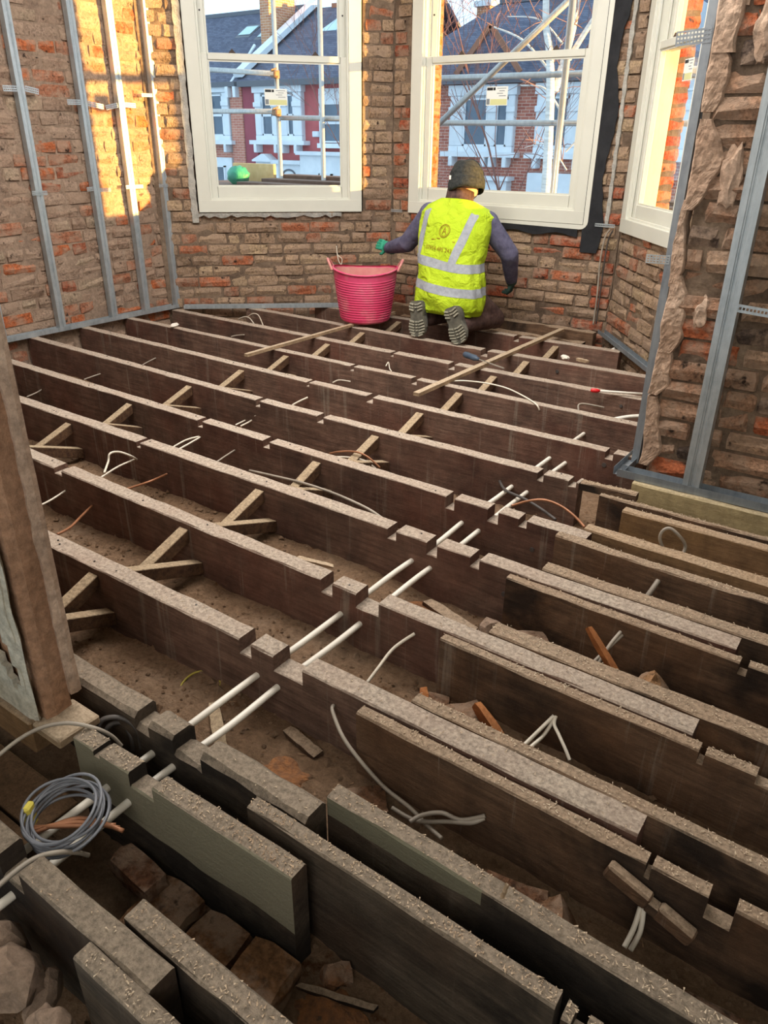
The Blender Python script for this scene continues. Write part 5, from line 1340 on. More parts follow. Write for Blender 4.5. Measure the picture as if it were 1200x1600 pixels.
track((A_.x, A_.y), (B_.x, B_.y), 0.046, 0.026, 0.002, 'steel floor track below the right bay wall', 'steel_dark')
# pier
track((-0.785, 2.716), (1.1, 2.716), 0.055, 0.030, -0.012, 'steel floor track along the foot of the pier', 'steel_dark')
tag(extrude(track_profile(0.045, 0.03), lambda a, b, t: (-0.806 + a, t, b - 0.014), 2.735, 3.0).build('steel_track', 'steel_dark'), 'short steel track returning round the pier corner', 'track')
stud(lambda a, b, z: (-0.512 + a, 2.722 + b, z), 0.060, 0.05, -0.006, 2.85, 'wide galvanised steel stud standing in front of the pier')
stud(lambda a, b, z: (-0.782 + b * 0.8, 2.895 + a, z), 0.046, 0.036, -0.004, 2.85, 'dark steel stud at the broken edge of the pier', 'steel_dark')

def strap(P, d, L, h, label, mat='steel', out=(1, 0, 0), rows=2):
    """perforated steel strap: rails joined by rungs, so the holes are open"""
    P = Vector(P); d = Vector(d).normalized(); o = Vector(out).normalized(); u = o.cross(d).normalized()
    if u.z < 0: u = -u
    mb = MB(); n = max(3, int(L / 0.011)); t = 0.0012
    def bx(a0, a1, b0, b1):
        mb.rings([[P + d * a + u * b + o * c for (a, c) in ((a0, 0), (a1, 0), (a1, t), (a0, t))] for b in (b0, b1)])
    r = h / (rows * 2 + 1)
    for k in range(rows + 1): bx(0, L, r * 2 * k, r * (2 * k + 1))
    for k in range(rows):
        for i in range(n + 1):
            a = (L - 0.004) * i / n; bx(a, a + 0.004, r * (2 * k + 1) - 0.0005, r * (2 * k + 2) + 0.0005)
    return tag(mb.build('perforated_strap', mat, normals=True), label, 'strap')
XO = XS + 0.004
STR = [
 ((XO - 0.008, 2.735, 1.372), (0, 1, 0.02), 0.085, 0.030, 'left half of the zigzag strap across the first stud'), ((XO - 0.008, 2.868, 1.378), (0, 1, -0.16), 0.085, 0.030, 'right half of the zigzag strap across the first stud'),
 ((XO - 0.008, 3.135, 1.320), (0, 1, 0.02), 0.092, 0.028, 'left half of the white strap across the second stud'), ((XO - 0.008, 3.276, 1.318), (0, 1, -0.14), 0.115, 0.028, 'right half of the white strap across the second stud'),
 ((XO - 0.008, 3.410, 1.298), (0, 1, 0.2), 0.095, 0.028, 'left half of the strap across the third stud'), ((XO - 0.008, 3.556, 1.320), (0, 1, -0.02), 0.085, 0.028, 'right half of the strap across the third stud'),
 ((XO - 0.008, 3.700, 1.386), (0, 1, 0.02), 0.088, 0.020, 'left half of the clip strap across the fourth stud'), ((XO - 0.008, 3.842, 1.390), (0, 1, 0.16), 0.08, 0.020, 'right half of the clip strap across the fourth stud'),
 ((XO + 0.001, 2.790, 0.826), (0, 1, -0.02), 0.10, 0.024, 'lower strap wrapped over the first stud'),
 ((XO - 0.008, 3.180, 0.832), (0, 1, 0.05), 0.05, 0.024, 'left half of the lower strap at the second stud'), ((XO - 0.008, 3.276, 0.826), (0, 1, -0.02), 0.08, 0.022, 'right half of the lower strap at the second stud'),
 ((XO + 0.001, 3.475, 0.836), (0, 1, 0.0), 0.14, 0.022, 'lower strap wrapped over the third stud'), ((XO + 0.001, 3.752, 0.836), (0, 1, 0.0), 0.10, 0.020, 'lower strap wrapped over the fourth stud'),
]
for P, d, L, h, lab in STR: strap(P, d, L, h, lab)
strap((-0.865, 2.872, 1.430), (1, 0, 0.06), 0.11, 0.042, 'grey perforated bracket at the top of the dark pier stud', 'steel_dark', (0, -1, 0), 3)
strap((-0.85, 2.872, 0.760), (1, 0, 0.02), 0.085, 0.030, 'perforated bracket at mid height of the dark pier stud', 'steel', (0, -1, 0), 3)
strap((-0.482, 2.716, 0.655), (1, 0, -0.06), 0.13, 0.026, 'white perforated strap right of the wide pier stud', 'steel', (0, -1, 0), 1)
f12 = wall_frame(BAY_B, BAY_C)
strap(f12(0.005, 0.668, -0.016), (1, 0, 0.0), 0.10, 0.018, 'small bright bracket on the brick between left and middle windows', 'steel', (0, -1, 0), 1)
strap(f12(1.585, 0.665, -0.022), (1, 0, 0.0), 0.13, 0.020, 'small bright bracket right of the middle window corner', 'steel', (0, -1, 0), 1)

# cable drops on the brick
cable('conduit_cable', [f12(1.69, 0.655, -0.03), f12(1.665, 0.60, -0.035), f12(1.655, 0.45, -0.035), f12(1.665, 0.25, -0.035), f12(1.665, 0.05, -0.035)], 0.006, 'cable_grey', 'grey cable running down the brick corner right of the middle window')
cable('conduit_cable', [f12(1.71, 0.65, -0.035), f12(1.69, 0.58, -0.04), f12(1.685, 0.40, -0.04), f12(1.685, 0.06, -0.04)], 0.005, 'cable_dark', 'dark cable beside the grey one in the brick corner')
f01 = wall_frame(BAY_A, BAY_B)
cable('wire_loop', [f01(1.22, 0.43, -0.012), f01(1.225, 0.37, -0.03), f01(1.255, 0.34, -0.045), f01(1.25, 0.30, -0.045), f01(1.23, 0.33, -0.04), f01(1.22, 0.40, -0.02)], 0.004, 'cable_white', 'white wire loop hanging from the brick above the pink bucket')
mb = MB(); q = f01(1.19, 0.655, -0.006); mb.box((q.x - 0.018, q.y - 0.012, 0.642), (q.x + 0.012, q.y + 0.010, 0.667)); tag(mb.build('packing_wedge', 'newwood'), 'small timber packer under the right end of the left window', 'wedge')

# broken plaster along the pier edge
wp = bpy.data.objects['wall_pier']
rr = random.Random(77)
def plaster_strip(prof_fn, z0, z1, yf, yb, name='broken_plaster'):
    mb = MB(); nz = int((z1 - z0) / 0.01); nxp = 13; rs = []
    for k in range(nz + 1):
        z = z0 + (z1 - z0) * k / nz; a, b = prof_fn(z); row = []
        for i in range(nxp):
            t = i / (nxp - 1); x = a + (b - a) * t
            edge = 0.012 if i in (0, nxp - 1) else 0
            row.append(Vector((x, yf + edge + mnoise.noise(Vector((x * 22, z * 9, 4))) * 0.006 + mnoise.noise(Vector((x * 60, z * 45, 9))) * 0.004 + rr.uniform(-0.001, 0.001), z)))
        row += [Vector((b, yb, z)), Vector((a, yb, z))]
        rs.append(row)
    mb.rings(rs)
    o = mb.build(name, 'plaster_rough', wp); return o
nz_ = lambda z, s: mnoise.noise(Vector((z * 5, s, 0))) * 0.022 + mnoise.noise(Vector((z * 17, s, 2))) * 0.010
for z0_, z1_, xa, xb, yf in ((0.03, 0.30, -0.735, -0.680, 2.790), (0.31, 0.50, -0.738, -0.680, 2.790), (0.47, 0.74, -0.735, -0.668, 2.787), (0.70, 0.98, -0.738, -0.690, 2.788), (0.95, 1.22, -0.735, -0.662, 2.787), (1.24, 1.42, -0.736, -0.675, 2.790), (1.40, 1.78, -0.735, -0.650, 2.787), (1.75, 2.2, -0.735, -0.660, 2.787)):
    plaster_strip(lambda z, a=xa, b=xb, m=(z0_ + z1_) / 2, h=(z1_ - z0_) / 2: (a + nz_(z, 1 + a) * 0.6, max(a + 0.012, b + nz_(z, 5 + m) * 1.6 - 0.05 * max(0, abs(z - m) / h - 0.55))), z0_, z1_, yf, 2.86)
for n_, (x_, z_, sx_, sz_) in enumerate(((-0.60, 1.05, 0.035, 0.09), (-0.585, 1.45, 0.03, 0.07), (-0.61, 0.62, 0.03, 0.05), (-0.45, 1.30, 0.04, 0.03), (-0.40, 0.90, 0.05, 0.03))):
    o = lump((x_, 2.80, z_), (sx_, 0.018, sz_), 40 + n_, 3, 0.6).build('plaster_patch', 'plaster_rough', wp)

# ------------------------------------------------------------------ stripped jamb at the left edge
jr = empty('stripped_jamb', (-1.38, 0.665, -0.03), 'stripped brown wall end with torn plaster standing at the left edge', 'jamb')
MT['jamb'] = mortar_mat('brown_backing_coat', srgb(160, 120, 92), srgb(192, 150, 120), srgb(204, 166, 136))
MT['torn'] = mortar_mat('torn_white_plaster', srgb(190, 180, 158), srgb(216, 208, 190), srgb(232, 226, 212))
mb = MB(); rs = []
for k in range(60):
    z = -0.01 + 2.9 * k / 59; j = mnoise.noise(Vector((z * 6, 3, 1))) * 0.004
    rs.append([Vector((-2.6, 0.628, z)), Vector((-1.336 + j, 0.628, z)), Vector((-1.331 + j, 0.650, z)), Vector((-1.336 + j, 0.690 + j, z)), Vector((-2.6, 0.690, z))])
mb.rings(rs); mb.build('backing_coat', 'jamb', jr)
mb = MB(); rs = []                                         # torn skim standing proud along the far edge
for k in range(150):
    z = 0.03 + 2.8 * k / 149; a = 0.012 + 0.010 * mnoise.noise(Vector((z * 8, 1, 1))) + 0.006 * mnoise.noise(Vector((z * 25, 1, 5)))
    t = 0.008 + 0.004 * mnoise.noise(Vector((z * 12, 7, 2)))
    rs.append([Vector((-1.345, 0.690, z)), Vector((-1.330 + t, 0.700 - a - 0.004, z)), Vector((-1.326 + t, 0.700, z)), Vector((-1.326 + t * 0.6, 0.712, z)), Vector((-2.6, 0.712, z)), Vector((-2.6, 0.692, z))])
mb.rings(rs); mb.build('torn_skim', 'plaster_rough', jr)
mb = MB(); v = []                                          # white plaster on the near face, with a hole eaten into it
gx = [-2.6 + 1.275 * (i / 40) ** 0.55 for i in range(41)]; gz = [0.0 + 2.9 * (k / 80) ** 1.25 for k in range(81)]
def inhole(x, z):
    c = (x + 1.425 + 0.35 * (z - 0.2)) / 0.036; e = (z - 0.185) / 0.11
    return c * c + e * e + 0.7 * mnoise.noise(Vector((x * 30, z * 30, 1))) < 1
ok = {}
for i, x in enumerate(gx):
    for k, z in enumerate(gz):
        xx = x
        if i == 40: xx = -1.345 - 0.022 * abs(mnoise.noise(Vector((z * 9, 2, 3)))) - 0.006 * abs(mnoise.noise(Vector((z * 40, 2, 3))))
        ok[(i, k)] = len(v); v.append(Vector((xx, 0.612 + 0.004 * mnoise.noise(Vector((x * 12, z * 12, 0))), z)))
mb.v = v
for i in range(40):
    for k in range(80):
        if not inhole((gx[i] + gx[i + 1]) / 2, (gz[k] + gz[k + 1]) / 2): mb.f.append((ok[(i, k)], ok[(i + 1, k)], ok[(i + 1, k + 1)], ok[(i, k + 1)]))
mb.m = [0] * len(mb.f)
o = mb.build('torn_plaster', 'torn', jr, normals=False)
so = o.modifiers.new('thickness', 'SOLIDIFY'); so.thickness = 0.014; so.offset = 0
mb = MB(); mb.box((-2.6, 0.598, -0.10), (-1.36, 0.70, -0.012), None, 0.004); tag(mb.build('sole_plate', 'newwood'), 'timber sole plate running under the stripped jamb', 'timber')
mb = MB(); mb.box((-1.355, 0.602, -0.032), (-1.255, 0.705, -0.008), Matrix.Rotation(0, 4, 'Z'), 0.004); tag(mb.build('base_board', 'lath'), 'short dusty board end under the foot of the stripped jamb', 'board')
# old boards of the next room below the jamb
for n, y in enumerate((0.535, 0.425, 0.315)):
    mb = MB(); mb.box((-2.4, y - 0.052, -0.155), (-1.20 + 0.02 * n, y + 0.052, -0.135), None, 0.002)
    tag(mb.build('old_floorboard', 'board_old'), ['old brown floorboard closest to the stripped jamb', 'second old brown floorboard from the stripped jamb', 'third old brown floorboard from the stripped jamb'][n], 'floorboard')

# ------------------------------------------------------------------ pink bucket
BC = Vector((-3.135, 4.262, 0.021))
MT['pink'] = NT('pink_rubber').m
def _pink():
    t = NT('dusty_pink_plastic'); v = t.coords(); a = t.noise(v, 9, 6, 0.65); b = t.noise(v, 40, 5)
    c = t.ramp(t.noise(v, 3, 2), [(0.35, srgb(210, 62, 104)), (0.65, srgb(218, 84, 124))])
    c = t.mix(t.math('MULTIPLY', t.ramp(a, [(0.5, K), (0.72, W)]), 0.5), c, srgb(206, 150, 146)); t.base(c); t.bump(b, 0.1, 0.002)
    return t.set(0.5, 0, 0.4)
MT['pink'] = _pink()
MT['pink_dust'] = simple('dust_coated_pink', srgb(206, 150, 138), srgb(196, 120, 122), 14, 0.9, bump=0.3)
be = empty('flexible_bucket', BC, 'pink flexible rubble bucket with two loop handles standing on the joists', 'bucket')
H_, r0_, r1_ = 0.335, 0.168, 0.218
n = 56; outer = []; prof = []
NR = 80
for k in range(NR + 1):
    t = k / NR; z = H_ * t; r = r0_ + (r1_ - r0_) * t ** 0.9
    if t < 0.05: r -= 0.018 * (1 - t / 0.05) ** 2
    if 0.08 < t < 0.86: r += (0.0030, 0.0012, -0.0018, 0.0012)[k % 4]
    prof.append((r, z))
prof += [(r1_ + 0.007, H_ + 0.001), (r1_ + 0.007, H_ + 0.010), (r1_ - 0.004, H_ + 0.011)]
inner = [(r1_ - 0.006, H_ - 0.004), (r1_ - 0.018, 0.24), (r0_ + 0.004, 0.10), (r0_ - 0.010, 0.03)]
def ring_(r, z, wob=0.012):
    return [BC + Vector((r * (1 + wob * math.cos(2 * a + 0.5) * (z / H_)) * math.cos(a), r * (1 - wob * math.cos(2 * a + 0.5) * (z / H_)) * math.sin(a), z + 0.012 * math.cos(2 * a - 1.2) * (z / H_) ** 3)) for a in [2 * PI * i / n for i in range(n)]]
mb = MB(); mb.rings([ring_(r, z) for r, z in prof], cap=False); mb.add(ring_(prof[0][0], 0), [tuple(range(n - 1, -1, -1))]); mb.build('bucket_shell', 'pink', be, smooth=True)
mb = MB(); mb.rings([ring_(r, z) for r, z in inner], cap=False); q = len(mb.v) - n; mb.f.append(tuple(range(q, q + n))); mb.m.append(0)
mb.build('bucket_lining', 'pink_dust', be, smooth=True)
cr = Vector((0.8186, 0.5743, 0)).normalized()
for sgn in (-1, 1):
    c = BC + cr * sgn * (r1_ + 0.002) + Vector((0, 0, H_ + 0.004 + (0.0 if sgn > 0 else 0.004)))
    tn = Vector((-cr.y, cr.x, 0))
    pts = smooth_path([c - tn * 0.075, c - tn * 0.06 + cr * sgn * 0.014 + Vector((0, 0, 0.03)), c + cr * sgn * 0.034 + Vector((0, 0, 0.062)), c + tn * 0.06 + cr * sgn * 0.014 + Vector((0, 0, 0.03)), c + tn * 0.075], 6)
    mb = MB(); mb.tube(pts, 0.0085, 8); mb.build('loop_handle', 'pink_dust', be, smooth=True)

# ------------------------------------------------------------------ screwdriver and red tipped tube
MT['handle_blue'] = simple('blue_grey_handle', srgb(52, 66, 84), srgb(70, 84, 100), 20, 0.45, bump=0)
MT['red_plastic'] = simple('red_plastic', srgb(206, 36, 40), None, 9, 0.4, bump=0)
MT['bright_steel'] = simple('bright_steel', srgb(196, 198, 200), None, 9, 0.25, metal=0.9, bump=0)
a = Vector((-2.085, 3.800, 0.040)); b = Vector((-1.775, 3.700, 0.030)); d = (b - a).normalized()
sd = empty('screwdriver', (a + b) / 2 - Vector((0, 0, 0.03)), 'blue handled screwdriver resting on the third joist and lath', 'screwdriver')
Lh = 0.125
mb = MB(); mb.tube([a, a + d * 0.008, a + d * 0.03, a + d * 0.06, a + d * 0.095, a + d * 0.11, a + d * Lh], [0.008, 0.016, 0.019, 0.017, 0.018, 0.012, 0.010], 10); mb.build('handle', 'handle_blue', sd, smooth=True)
mb = MB(); mb.tube([a + d * Lh, b - d * 0.02, b], [0.004, 0.004, 0.0045], 8); mb.build('shaft', 'bright_steel', sd)
a = Vector((-1.245, 3.640, 0.018)); b = Vector((-0.985, 3.745, 0.020)); d = (b - a).normalized()
tb = empty('red_tipped_tube', (a + b) / 2 - Vector((0, 0, 0.02)), 'thin white tube with red cap lying on the joist near the pier', 'tube')
mb = MB(); mb.tube([a + d * 0.03, b], 0.006, 10); mb.build('tube_body', 'pipe', tb, smooth=True)
mb = MB(); mb.tube([a - d * 0.006, a, a + d * 0.022, a + d * 0.04], [0.006, 0.011, 0.011, 0.007], 10); mb.build('red_cap', 'red_plastic', tb, smooth=True)

# ------------------------------------------------------------------ the kneeling worker
def capsule(mb, a, b, ra, rb, n=14, m=4):
    """closed tapered capsule"""
    a = Vector(a); b = Vector(b); d = (b - a); L = d.length; d.normalize()
    u = d.orthogonal().normalized(); s = d.cross(u); rs = []
    ring = lambda c, r: [c + (u * math.cos(2 * PI * j / n) + s * math.sin(2 * PI * j / n)) * r for j in range(n)]
    for k in range(m, -1, -1):
        t = k / (m + 0.15) * PI / 2; rs.append(ring(a - d * ra * math.sin(t), ra * math.cos(t)))
    for k in range(0, m + 1):
        t = k / (m + 0.15) * PI / 2; rs.append(ring(b + d * rb * math.sin(t), rb * math.cos(t)))
    mb.rings(rs)
def ellipsoid(mb, c, r, rot=None, n=20, m=12):
    rs = []; c = Vector(c)
    for k in range(1, m):
        t = PI * k / m; row = []
        for j in range(n):
            p = Vector((r[0] * math.sin(t) * math.cos(2 * PI * j / n), r[1] * math.sin(t) * math.sin(2 * PI * j / n), -r[2] * math.cos(t)))
            row.append(c + (rot @ p if rot else p))
        rs.append(row)
    mb.rings(rs)
def oval_loft(mb, secs, n=28, pw=2.3):
    """sections (center, half width x, half depth y, tilt about x)"""
    rs = []
    for c, a, b, tl in secs:
        c = Vector(c); row = []
        for j in range(n):
            t = 2 * PI * j / n; ct, st = math.cos(t), math.sin(t)
            x = a * math.copysign(abs(ct) ** (2 / pw), ct); y = b * math.copysign(abs(st) ** (2 / pw), st)
            row.append(c + Vector((x, y * math.cos(tl), y * math.sin(tl))))
        rs.append(row)
    mb.rings(rs)
def remeshed(mb, name, voxel, smooth_it, mats, parent, pickmat=None):
    me = bpy.data.meshes.new('tmp'); me.from_pydata([tuple(p) for p in mb.v], [], mb.f); me.update()
    bm = bmesh.new(); bm.from_mesh(me); bmesh.ops.recalc_face_normals(bm, faces=bm.faces[:]); bm.to_mesh(me); bm.free()
    o = bpy.data.objects.new('tmp', me); COL.objects.link(o)
    r = o.modifiers.new('r', 'REMESH'); r.mode = 'VOXEL'; r.voxel_size = voxel
    s = o.modifiers.new('s', 'SMOOTH'); s.factor = 0.5; s.iterations = smooth_it
    dg = bpy.context.evaluated_depsgraph_get(); dg.update()
    m2 = bpy.data.meshes.new_from_object(o.evaluated_get(dg)); bpy.data.objects.remove(o); bpy.data.meshes.remove(me)
    off = wloc(parent)
    if pickmat:
        idx = [pickmat(Vector(p.center)) for p in m2.polygons]
    for v in m2.vertices: v.co -= off
    m2.materials.clear()
    for q in mats: m2.materials.append(MT[q])
    if pickmat: m2.polygons.foreach_set('material_index', idx)
    m2.polygons.foreach_set('use_smooth', [True] * len(m2.polygons)); m2.update()
    ob = bpy.data.objects.new(name, m2); COL.objects.link(ob); ob.parent = parent
    return ob

def fabric(name, c1, c2, scale=26, fold=9, bump=0.5, rough=0.9):
    t = NT(name); v = t.coords((1, 1, 1), False)
    a = t.noise(v, fold, 4, 0.55, 0.6); b = t.noise(v, 240, 2)
    t.base(t.ramp(t.noise(v, scale, 4), [(0.35, c1), (0.65, c2)]))
    t.bump(t.math('ADD', a, t.math('MULTIPLY', b, 0.06)), bump, 0.03)
    return t.set(rough, 0, 0.15)
MT['sweat'] = fabric('slate_blue_sweatshirt', srgb(82, 80, 102), srgb(102, 100, 122))
MT['trousers'] = fabric('dark_brown_trousers', srgb(64, 48, 46), srgb(92, 72, 66))
MT['skin'] = simple('skin', srgb(206, 152, 126), srgb(214, 164, 138), 9, 0.6, bump=0.05)
MT['hair'] = simple('dark_hair', srgb(58, 46, 40), None, 40, 0.8)
MT['hat'] = fabric('dark_grey_knit', srgb(40, 42, 42), srgb(60, 62, 60), 60, 16, 0.4)
MT['hivis'] = fabric('fluorescent_yellow', srgb(166, 192, 36), srgb(182, 206, 48), 6, 14, 1.0, 0.75)
MT['reflect'] = fabric('silver_reflective_tape', srgb(140, 144, 150), srgb(158, 162, 168), 40, 10, 0.35, 0.55)
MT['glove_green'] = fabric('green_latex_glove', srgb(40, 140, 112), srgb(70, 170, 140), 20, 30, 0.3, 0.6)
MT['glove_dark'] = fabric('dark_green_glove', srgb(40, 62, 58), srgb(58, 82, 76), 20, 30, 0.3, 0.7)
MT['boot'] = simple('dusty_black_boot', srgb(62, 60, 56), srgb(96, 92, 84), 16, 0.8, bump=0.4)
MT['sole'] = simple('dusty_boot_sole', srgb(128, 126, 112), srgb(160, 156, 138), 22, 0.9, bump=0.5)
MT['sole_dark'] = simple('dark_boot_sole', srgb(74, 72, 64), srgb(104, 100, 88), 22, 0.9, bump=0.5)
MT['logo'] = simple('faded_logo_print', srgb(146, 116, 20), None, 9, 0.8, bump=0)

pe = empty('person', (-2.46, 4.32, 0.0), 'person in yellow high visibility vest and dark beanie kneeling with back turned', 'person')
Ls, Rs_ = Vector((-2.750, 4.45, 0.722)), Vector((-2.335, 4.46, 0.692))
Le, Re = Vector((-2.955, 4.500, 0.520)), Vector((-2.215, 4.560, 0.505))
Lw, Rw = Vector((-3.200, 4.640, 0.458)), Vector((-2.255, 4.700, 0.335))
Lh, Rh = Vector((-2.575, 4.335, 0.265)), Vector((-2.385, 4.335, 0.265))
Lk, Rk = Vector((-2.640, 4.610, 0.082)), Vector((-2.300, 4.585, 0.085))
La, Ra = Vector((-2.595, 4.235, 0.105)), Vector((-2.330, 4.235, 0.100))
HC = Vector((-2.545, 4.545, 0.930))
mb = MB()
oval_loft(mb, [((-2.48, 4.30, 0.165), 0.15, 0.12, 0), ((-2.48, 4.305, 0.22), 0.185, 0.145, 0), ((-2.485, 4.31, 0.30), 0.18, 0.140, 0), ((-2.505, 4.33, 0.40), 0.165, 0.122, -0.1), ((-2.53, 4.37, 0.53), 0.172, 0.122, -0.2), ((-2.55, 4.415, 0.65), 0.185, 0.122, -0.25), ((-2.56, 4.445, 0.725), 0.175, 0.105, -0.25), ((-2.56, 4.465, 0.775), 0.115, 0.085, -0.2), ((-2.56, 4.475, 0.80), 0.07, 0.07, -0.2)])
capsule(mb, (-2.56, 4.475, 0.76), (-2.55, 4.51, 0.87), 0.062, 0.056)
Rhd = Matrix.Rotation(-0.22, 3, 'Y') @ Matrix.Rotation(-0.38, 3, 'X')
ellipsoid(mb, HC, (0.078, 0.098, 0.112), Rhd)
ellipsoid(mb, HC + Rhd @ Vector((0, 0.045, -0.055)), (0.055, 0.060, 0.055), Rhd)
capsule(mb, HC + Rhd @ Vector((0, 0.092, 0.01)), HC + Rhd @ Vector((0, 0.112, -0.025)), 0.009, 0.013)          # nose
capsule(mb, HC + Rhd @ Vector((-0.02, 0.090, -0.062)), HC + Rhd @ Vector((0.02, 0.090, -0.062)), 0.009, 0.009)    # lips
for sx in (-1, 1):
    ellipsoid(mb, HC + Rhd @ Vector((sx * 0.080, -0.002, -0.012)), (0.012, 0.022, 0.034), Rhd)
    ellipsoid(mb, HC + Rhd @ Vector((sx * 0.032, 0.085, 0.030)), (0.026, 0.014, 0.010), Rhd)                      # brow
for s_, e_, w_ in ((Ls, Le, Lw), (Rs_, Re, Rw)):
    capsule(mb, s_, e_, 0.070, 0.060); capsule(mb, e_, w_, 0.060, 0.043); ellipsoid(mb, s_ + Vector((0, 0, -0.005)), (0.075, 0.075, 0.078))
for h_, k_, a_ in ((Lh, Lk, La), (Rh, Rk, Ra)):
    capsule(mb, h_, k_, 0.095, 0.070); capsule(mb, k_, a_, 0.066, 0.050)
    d_ = (k_ - a_).normalized(); capsule(mb, k_ - d_ * 0.10 + Vector((0, 0, 0.012)), a_ + d_ * 0.10 + Vector((0, 0, 0.012)), 0.062, 0.060)
def body_mat(p):
    q = p - HC
    if q.length < 0.16 and p.z > 0.835: return 2
    if p.z < 0.30 and abs(p.x + 2.47) < 0.34 and not (p.x < -2.80 and p.z > 0.2): 
        if p.x > -2.20 and p.z > 0.24: return 0
        return 1
    return 0
body = remeshed(mb, 'body', 0.010, 6, ['sweat', 'trousers', 'skin'], pe, body_mat)
# eyes on the face turned to the wall
for sx in (-1, 1):
    m_ = MB(); ellipsoid(m_, HC + Rhd @ Vector((sx * 0.032, 0.083, 0.012)), (0.012, 0.009, 0.010), Rhd, 12, 8); m_.build('eye', 'plaster_lump', pe, smooth=True)
# collar of the sweatshirt
mb = MB(); rs = []
for r_, h_, o_ in ((0.094, -0.03, 0.0), (0.086, 0.03, 0.010), (0.082, 0.092, 0.026), (0.074, 0.088, 0.026), (0.074, 0.0, 0.0)):
    rs.append([Vector((-2.558 + r_ * 1.02 * math.cos(t), 4.478 + o_ + r_ * math.sin(t), 0.785 + h_ - 0.022 * math.sin(t) + 0.012 * math.cos(t) * -1)) for t in [2 * PI * i / 28 for i in range(28)]])
mb.rings(rs, cap=False, closed_path=True); mb.build('collar', 'trousers', pe, smooth=True)

# beanie: ribbed cap with a turned-up band and soft folds
mb = MB(); rs = []; NN = 40
for k in range(26):
    t = k / 25
    ph = -0.28 + (PI / 2 + 0.26) * t
    z = 0.118 * math.sin(ph) + 0.022; rr_ = math.cos(ph) ** 0.75 if math.cos(ph) > 0 else 0
    fold = 0.004 * math.sin(t * 21) * (1 - t)
    rs.append([HC + Rhd @ Vector(((0.106 + fold) * rr_ * math.cos(a) * (1 + 0.03 * math.sin(3 * a + 6 * t)), (0.124 + fold) * rr_ * math.sin(a), z - 0.024 + 0.006 * math.sin(2 * a + 9 * t) - 0.02 * (1 - t) * (-math.sin(a)))) for a in [2 * PI * i / NN for i in range(NN)]])
mb.rings(rs); hat = mb.build('beanie', 'hat', pe, smooth=True)
mb = MB(); rs = []
for r_, z in ((0.106, -0.048), (0.111, -0.030), (0.112, 0.002), (0.107, 0.020), (0.098, 0.016), (0.098, -0.044)):
    rs.append([HC + Rhd @ Vector((r_ * math.cos(a) * (1 + 0.015 * math.sin(5 * a)), r_ * 1.17 * math.sin(a), z - 0.028 + 0.02 * math.sin(a) + 0.004 * math.sin(4 * a))) for a in [2 * PI * i / NN for i in range(NN)]])
mb.rings(rs, cap=False, closed_path=True); mb.build('turned_band', 'hat', hat, smooth=True)
mb = MB(); p_ = HC + Rhd @ Vector((-0.052, -0.116, -0.020)); mb.box((-0.006, -0.003, -0.013), (0.006, 0.003, 0.013), Matrix.Translation(p_) @ Rhd.to_4x4() @ Matrix.Rotation(0.5, 4, 'Z')); mb.build('hat_tag', 'plaster_lump', hat)

# high visibility vest
SEC = [((-2.483, 4.292, 0.150), 0.190, 0.150, 0.0), ((-2.483, 4.295, 0.185), 0.222, 0.170, 0.0), ((-2.485, 4.300, 0.26), 0.226, 0.175, 0.0), ((-2.498, 4.315, 0.36), 0.214, 0.160, -0.05),
       ((-2.518, 4.345, 0.47), 0.210, 0.150, -0.12), ((-2.528, 4.385, 0.58), 0.232, 0.148, -0.2), ((-2.532, 4.420, 0.67), 0.252, 0.144, -0.25), ((-2.534, 4.440, 0.725), 0.252, 0.130, -0.25), ((-2.545, 4.455, 0.768), 0.205, 0.112, -0.22), ((-2.556, 4.468, 0.808), 0.110, 0.090, -0.2)]
def sec_at(t):
    f = t * (len(SEC) - 1); i = min(int(f), len(SEC) - 2); u = f - i
    a, b = SEC[i], SEC[i + 1]
    L = lambda x, y: x + (y - x) * u
    return (Vector(a[0]).lerp(Vector(b[0]), u), L(a[1], b[1]), L(a[2], b[2]), L(a[3], b[3]))
mb = MB(); NV, NU = 72, 96; rs = []
for k in range(NV + 1):
    c, a, b, tl = sec_at(k / NV); row = []
    for j in range(NU):
        t = 2 * PI * j / NU; ct, st = math.cos(t), math.sin(t); pw = 2.35
        x = a * math.copysign(abs(ct) ** (2 / pw), ct); y = b * math.copysign(abs(st) ** (2 / pw), st)
        p = c + Vector((x, y * math.cos(tl), y * math.sin(tl)))
        w = max(0, 1 - k / NV * 1.6)
        p += Vector((ct, st, 0)) * (0.010 * w * math.sin(9 * t + 3 * math.sin(2 * t) + k * 0.10) + 0.006 * math.sin(5 * t + k * 0.22) * min(1, 1.6 - 1.4 * k / NV) + 0.004 * math.sin(k * 0.55 + 2.5 * t) * w + 0.006 * mnoise.noise(p * 9))
        p.z += (0.02 * math.sin(t * 1.0 + 2.2) - 0.02 * ct) * max(0, 1 - k / (NV * 0.12))
        row.append(p)
    rs.append(row)
mb.rings(rs, cap=False)
vest = mb.build('high_visibility_vest', 'hivis', pe, smooth=True, normals=True)
so = vest.modifiers.new('thickness', 'SOLIDIFY'); so.thickness = 0.004; so.offset = 1
vest_bvh = BVHTree.FromPolygons(mb.v, mb.f)
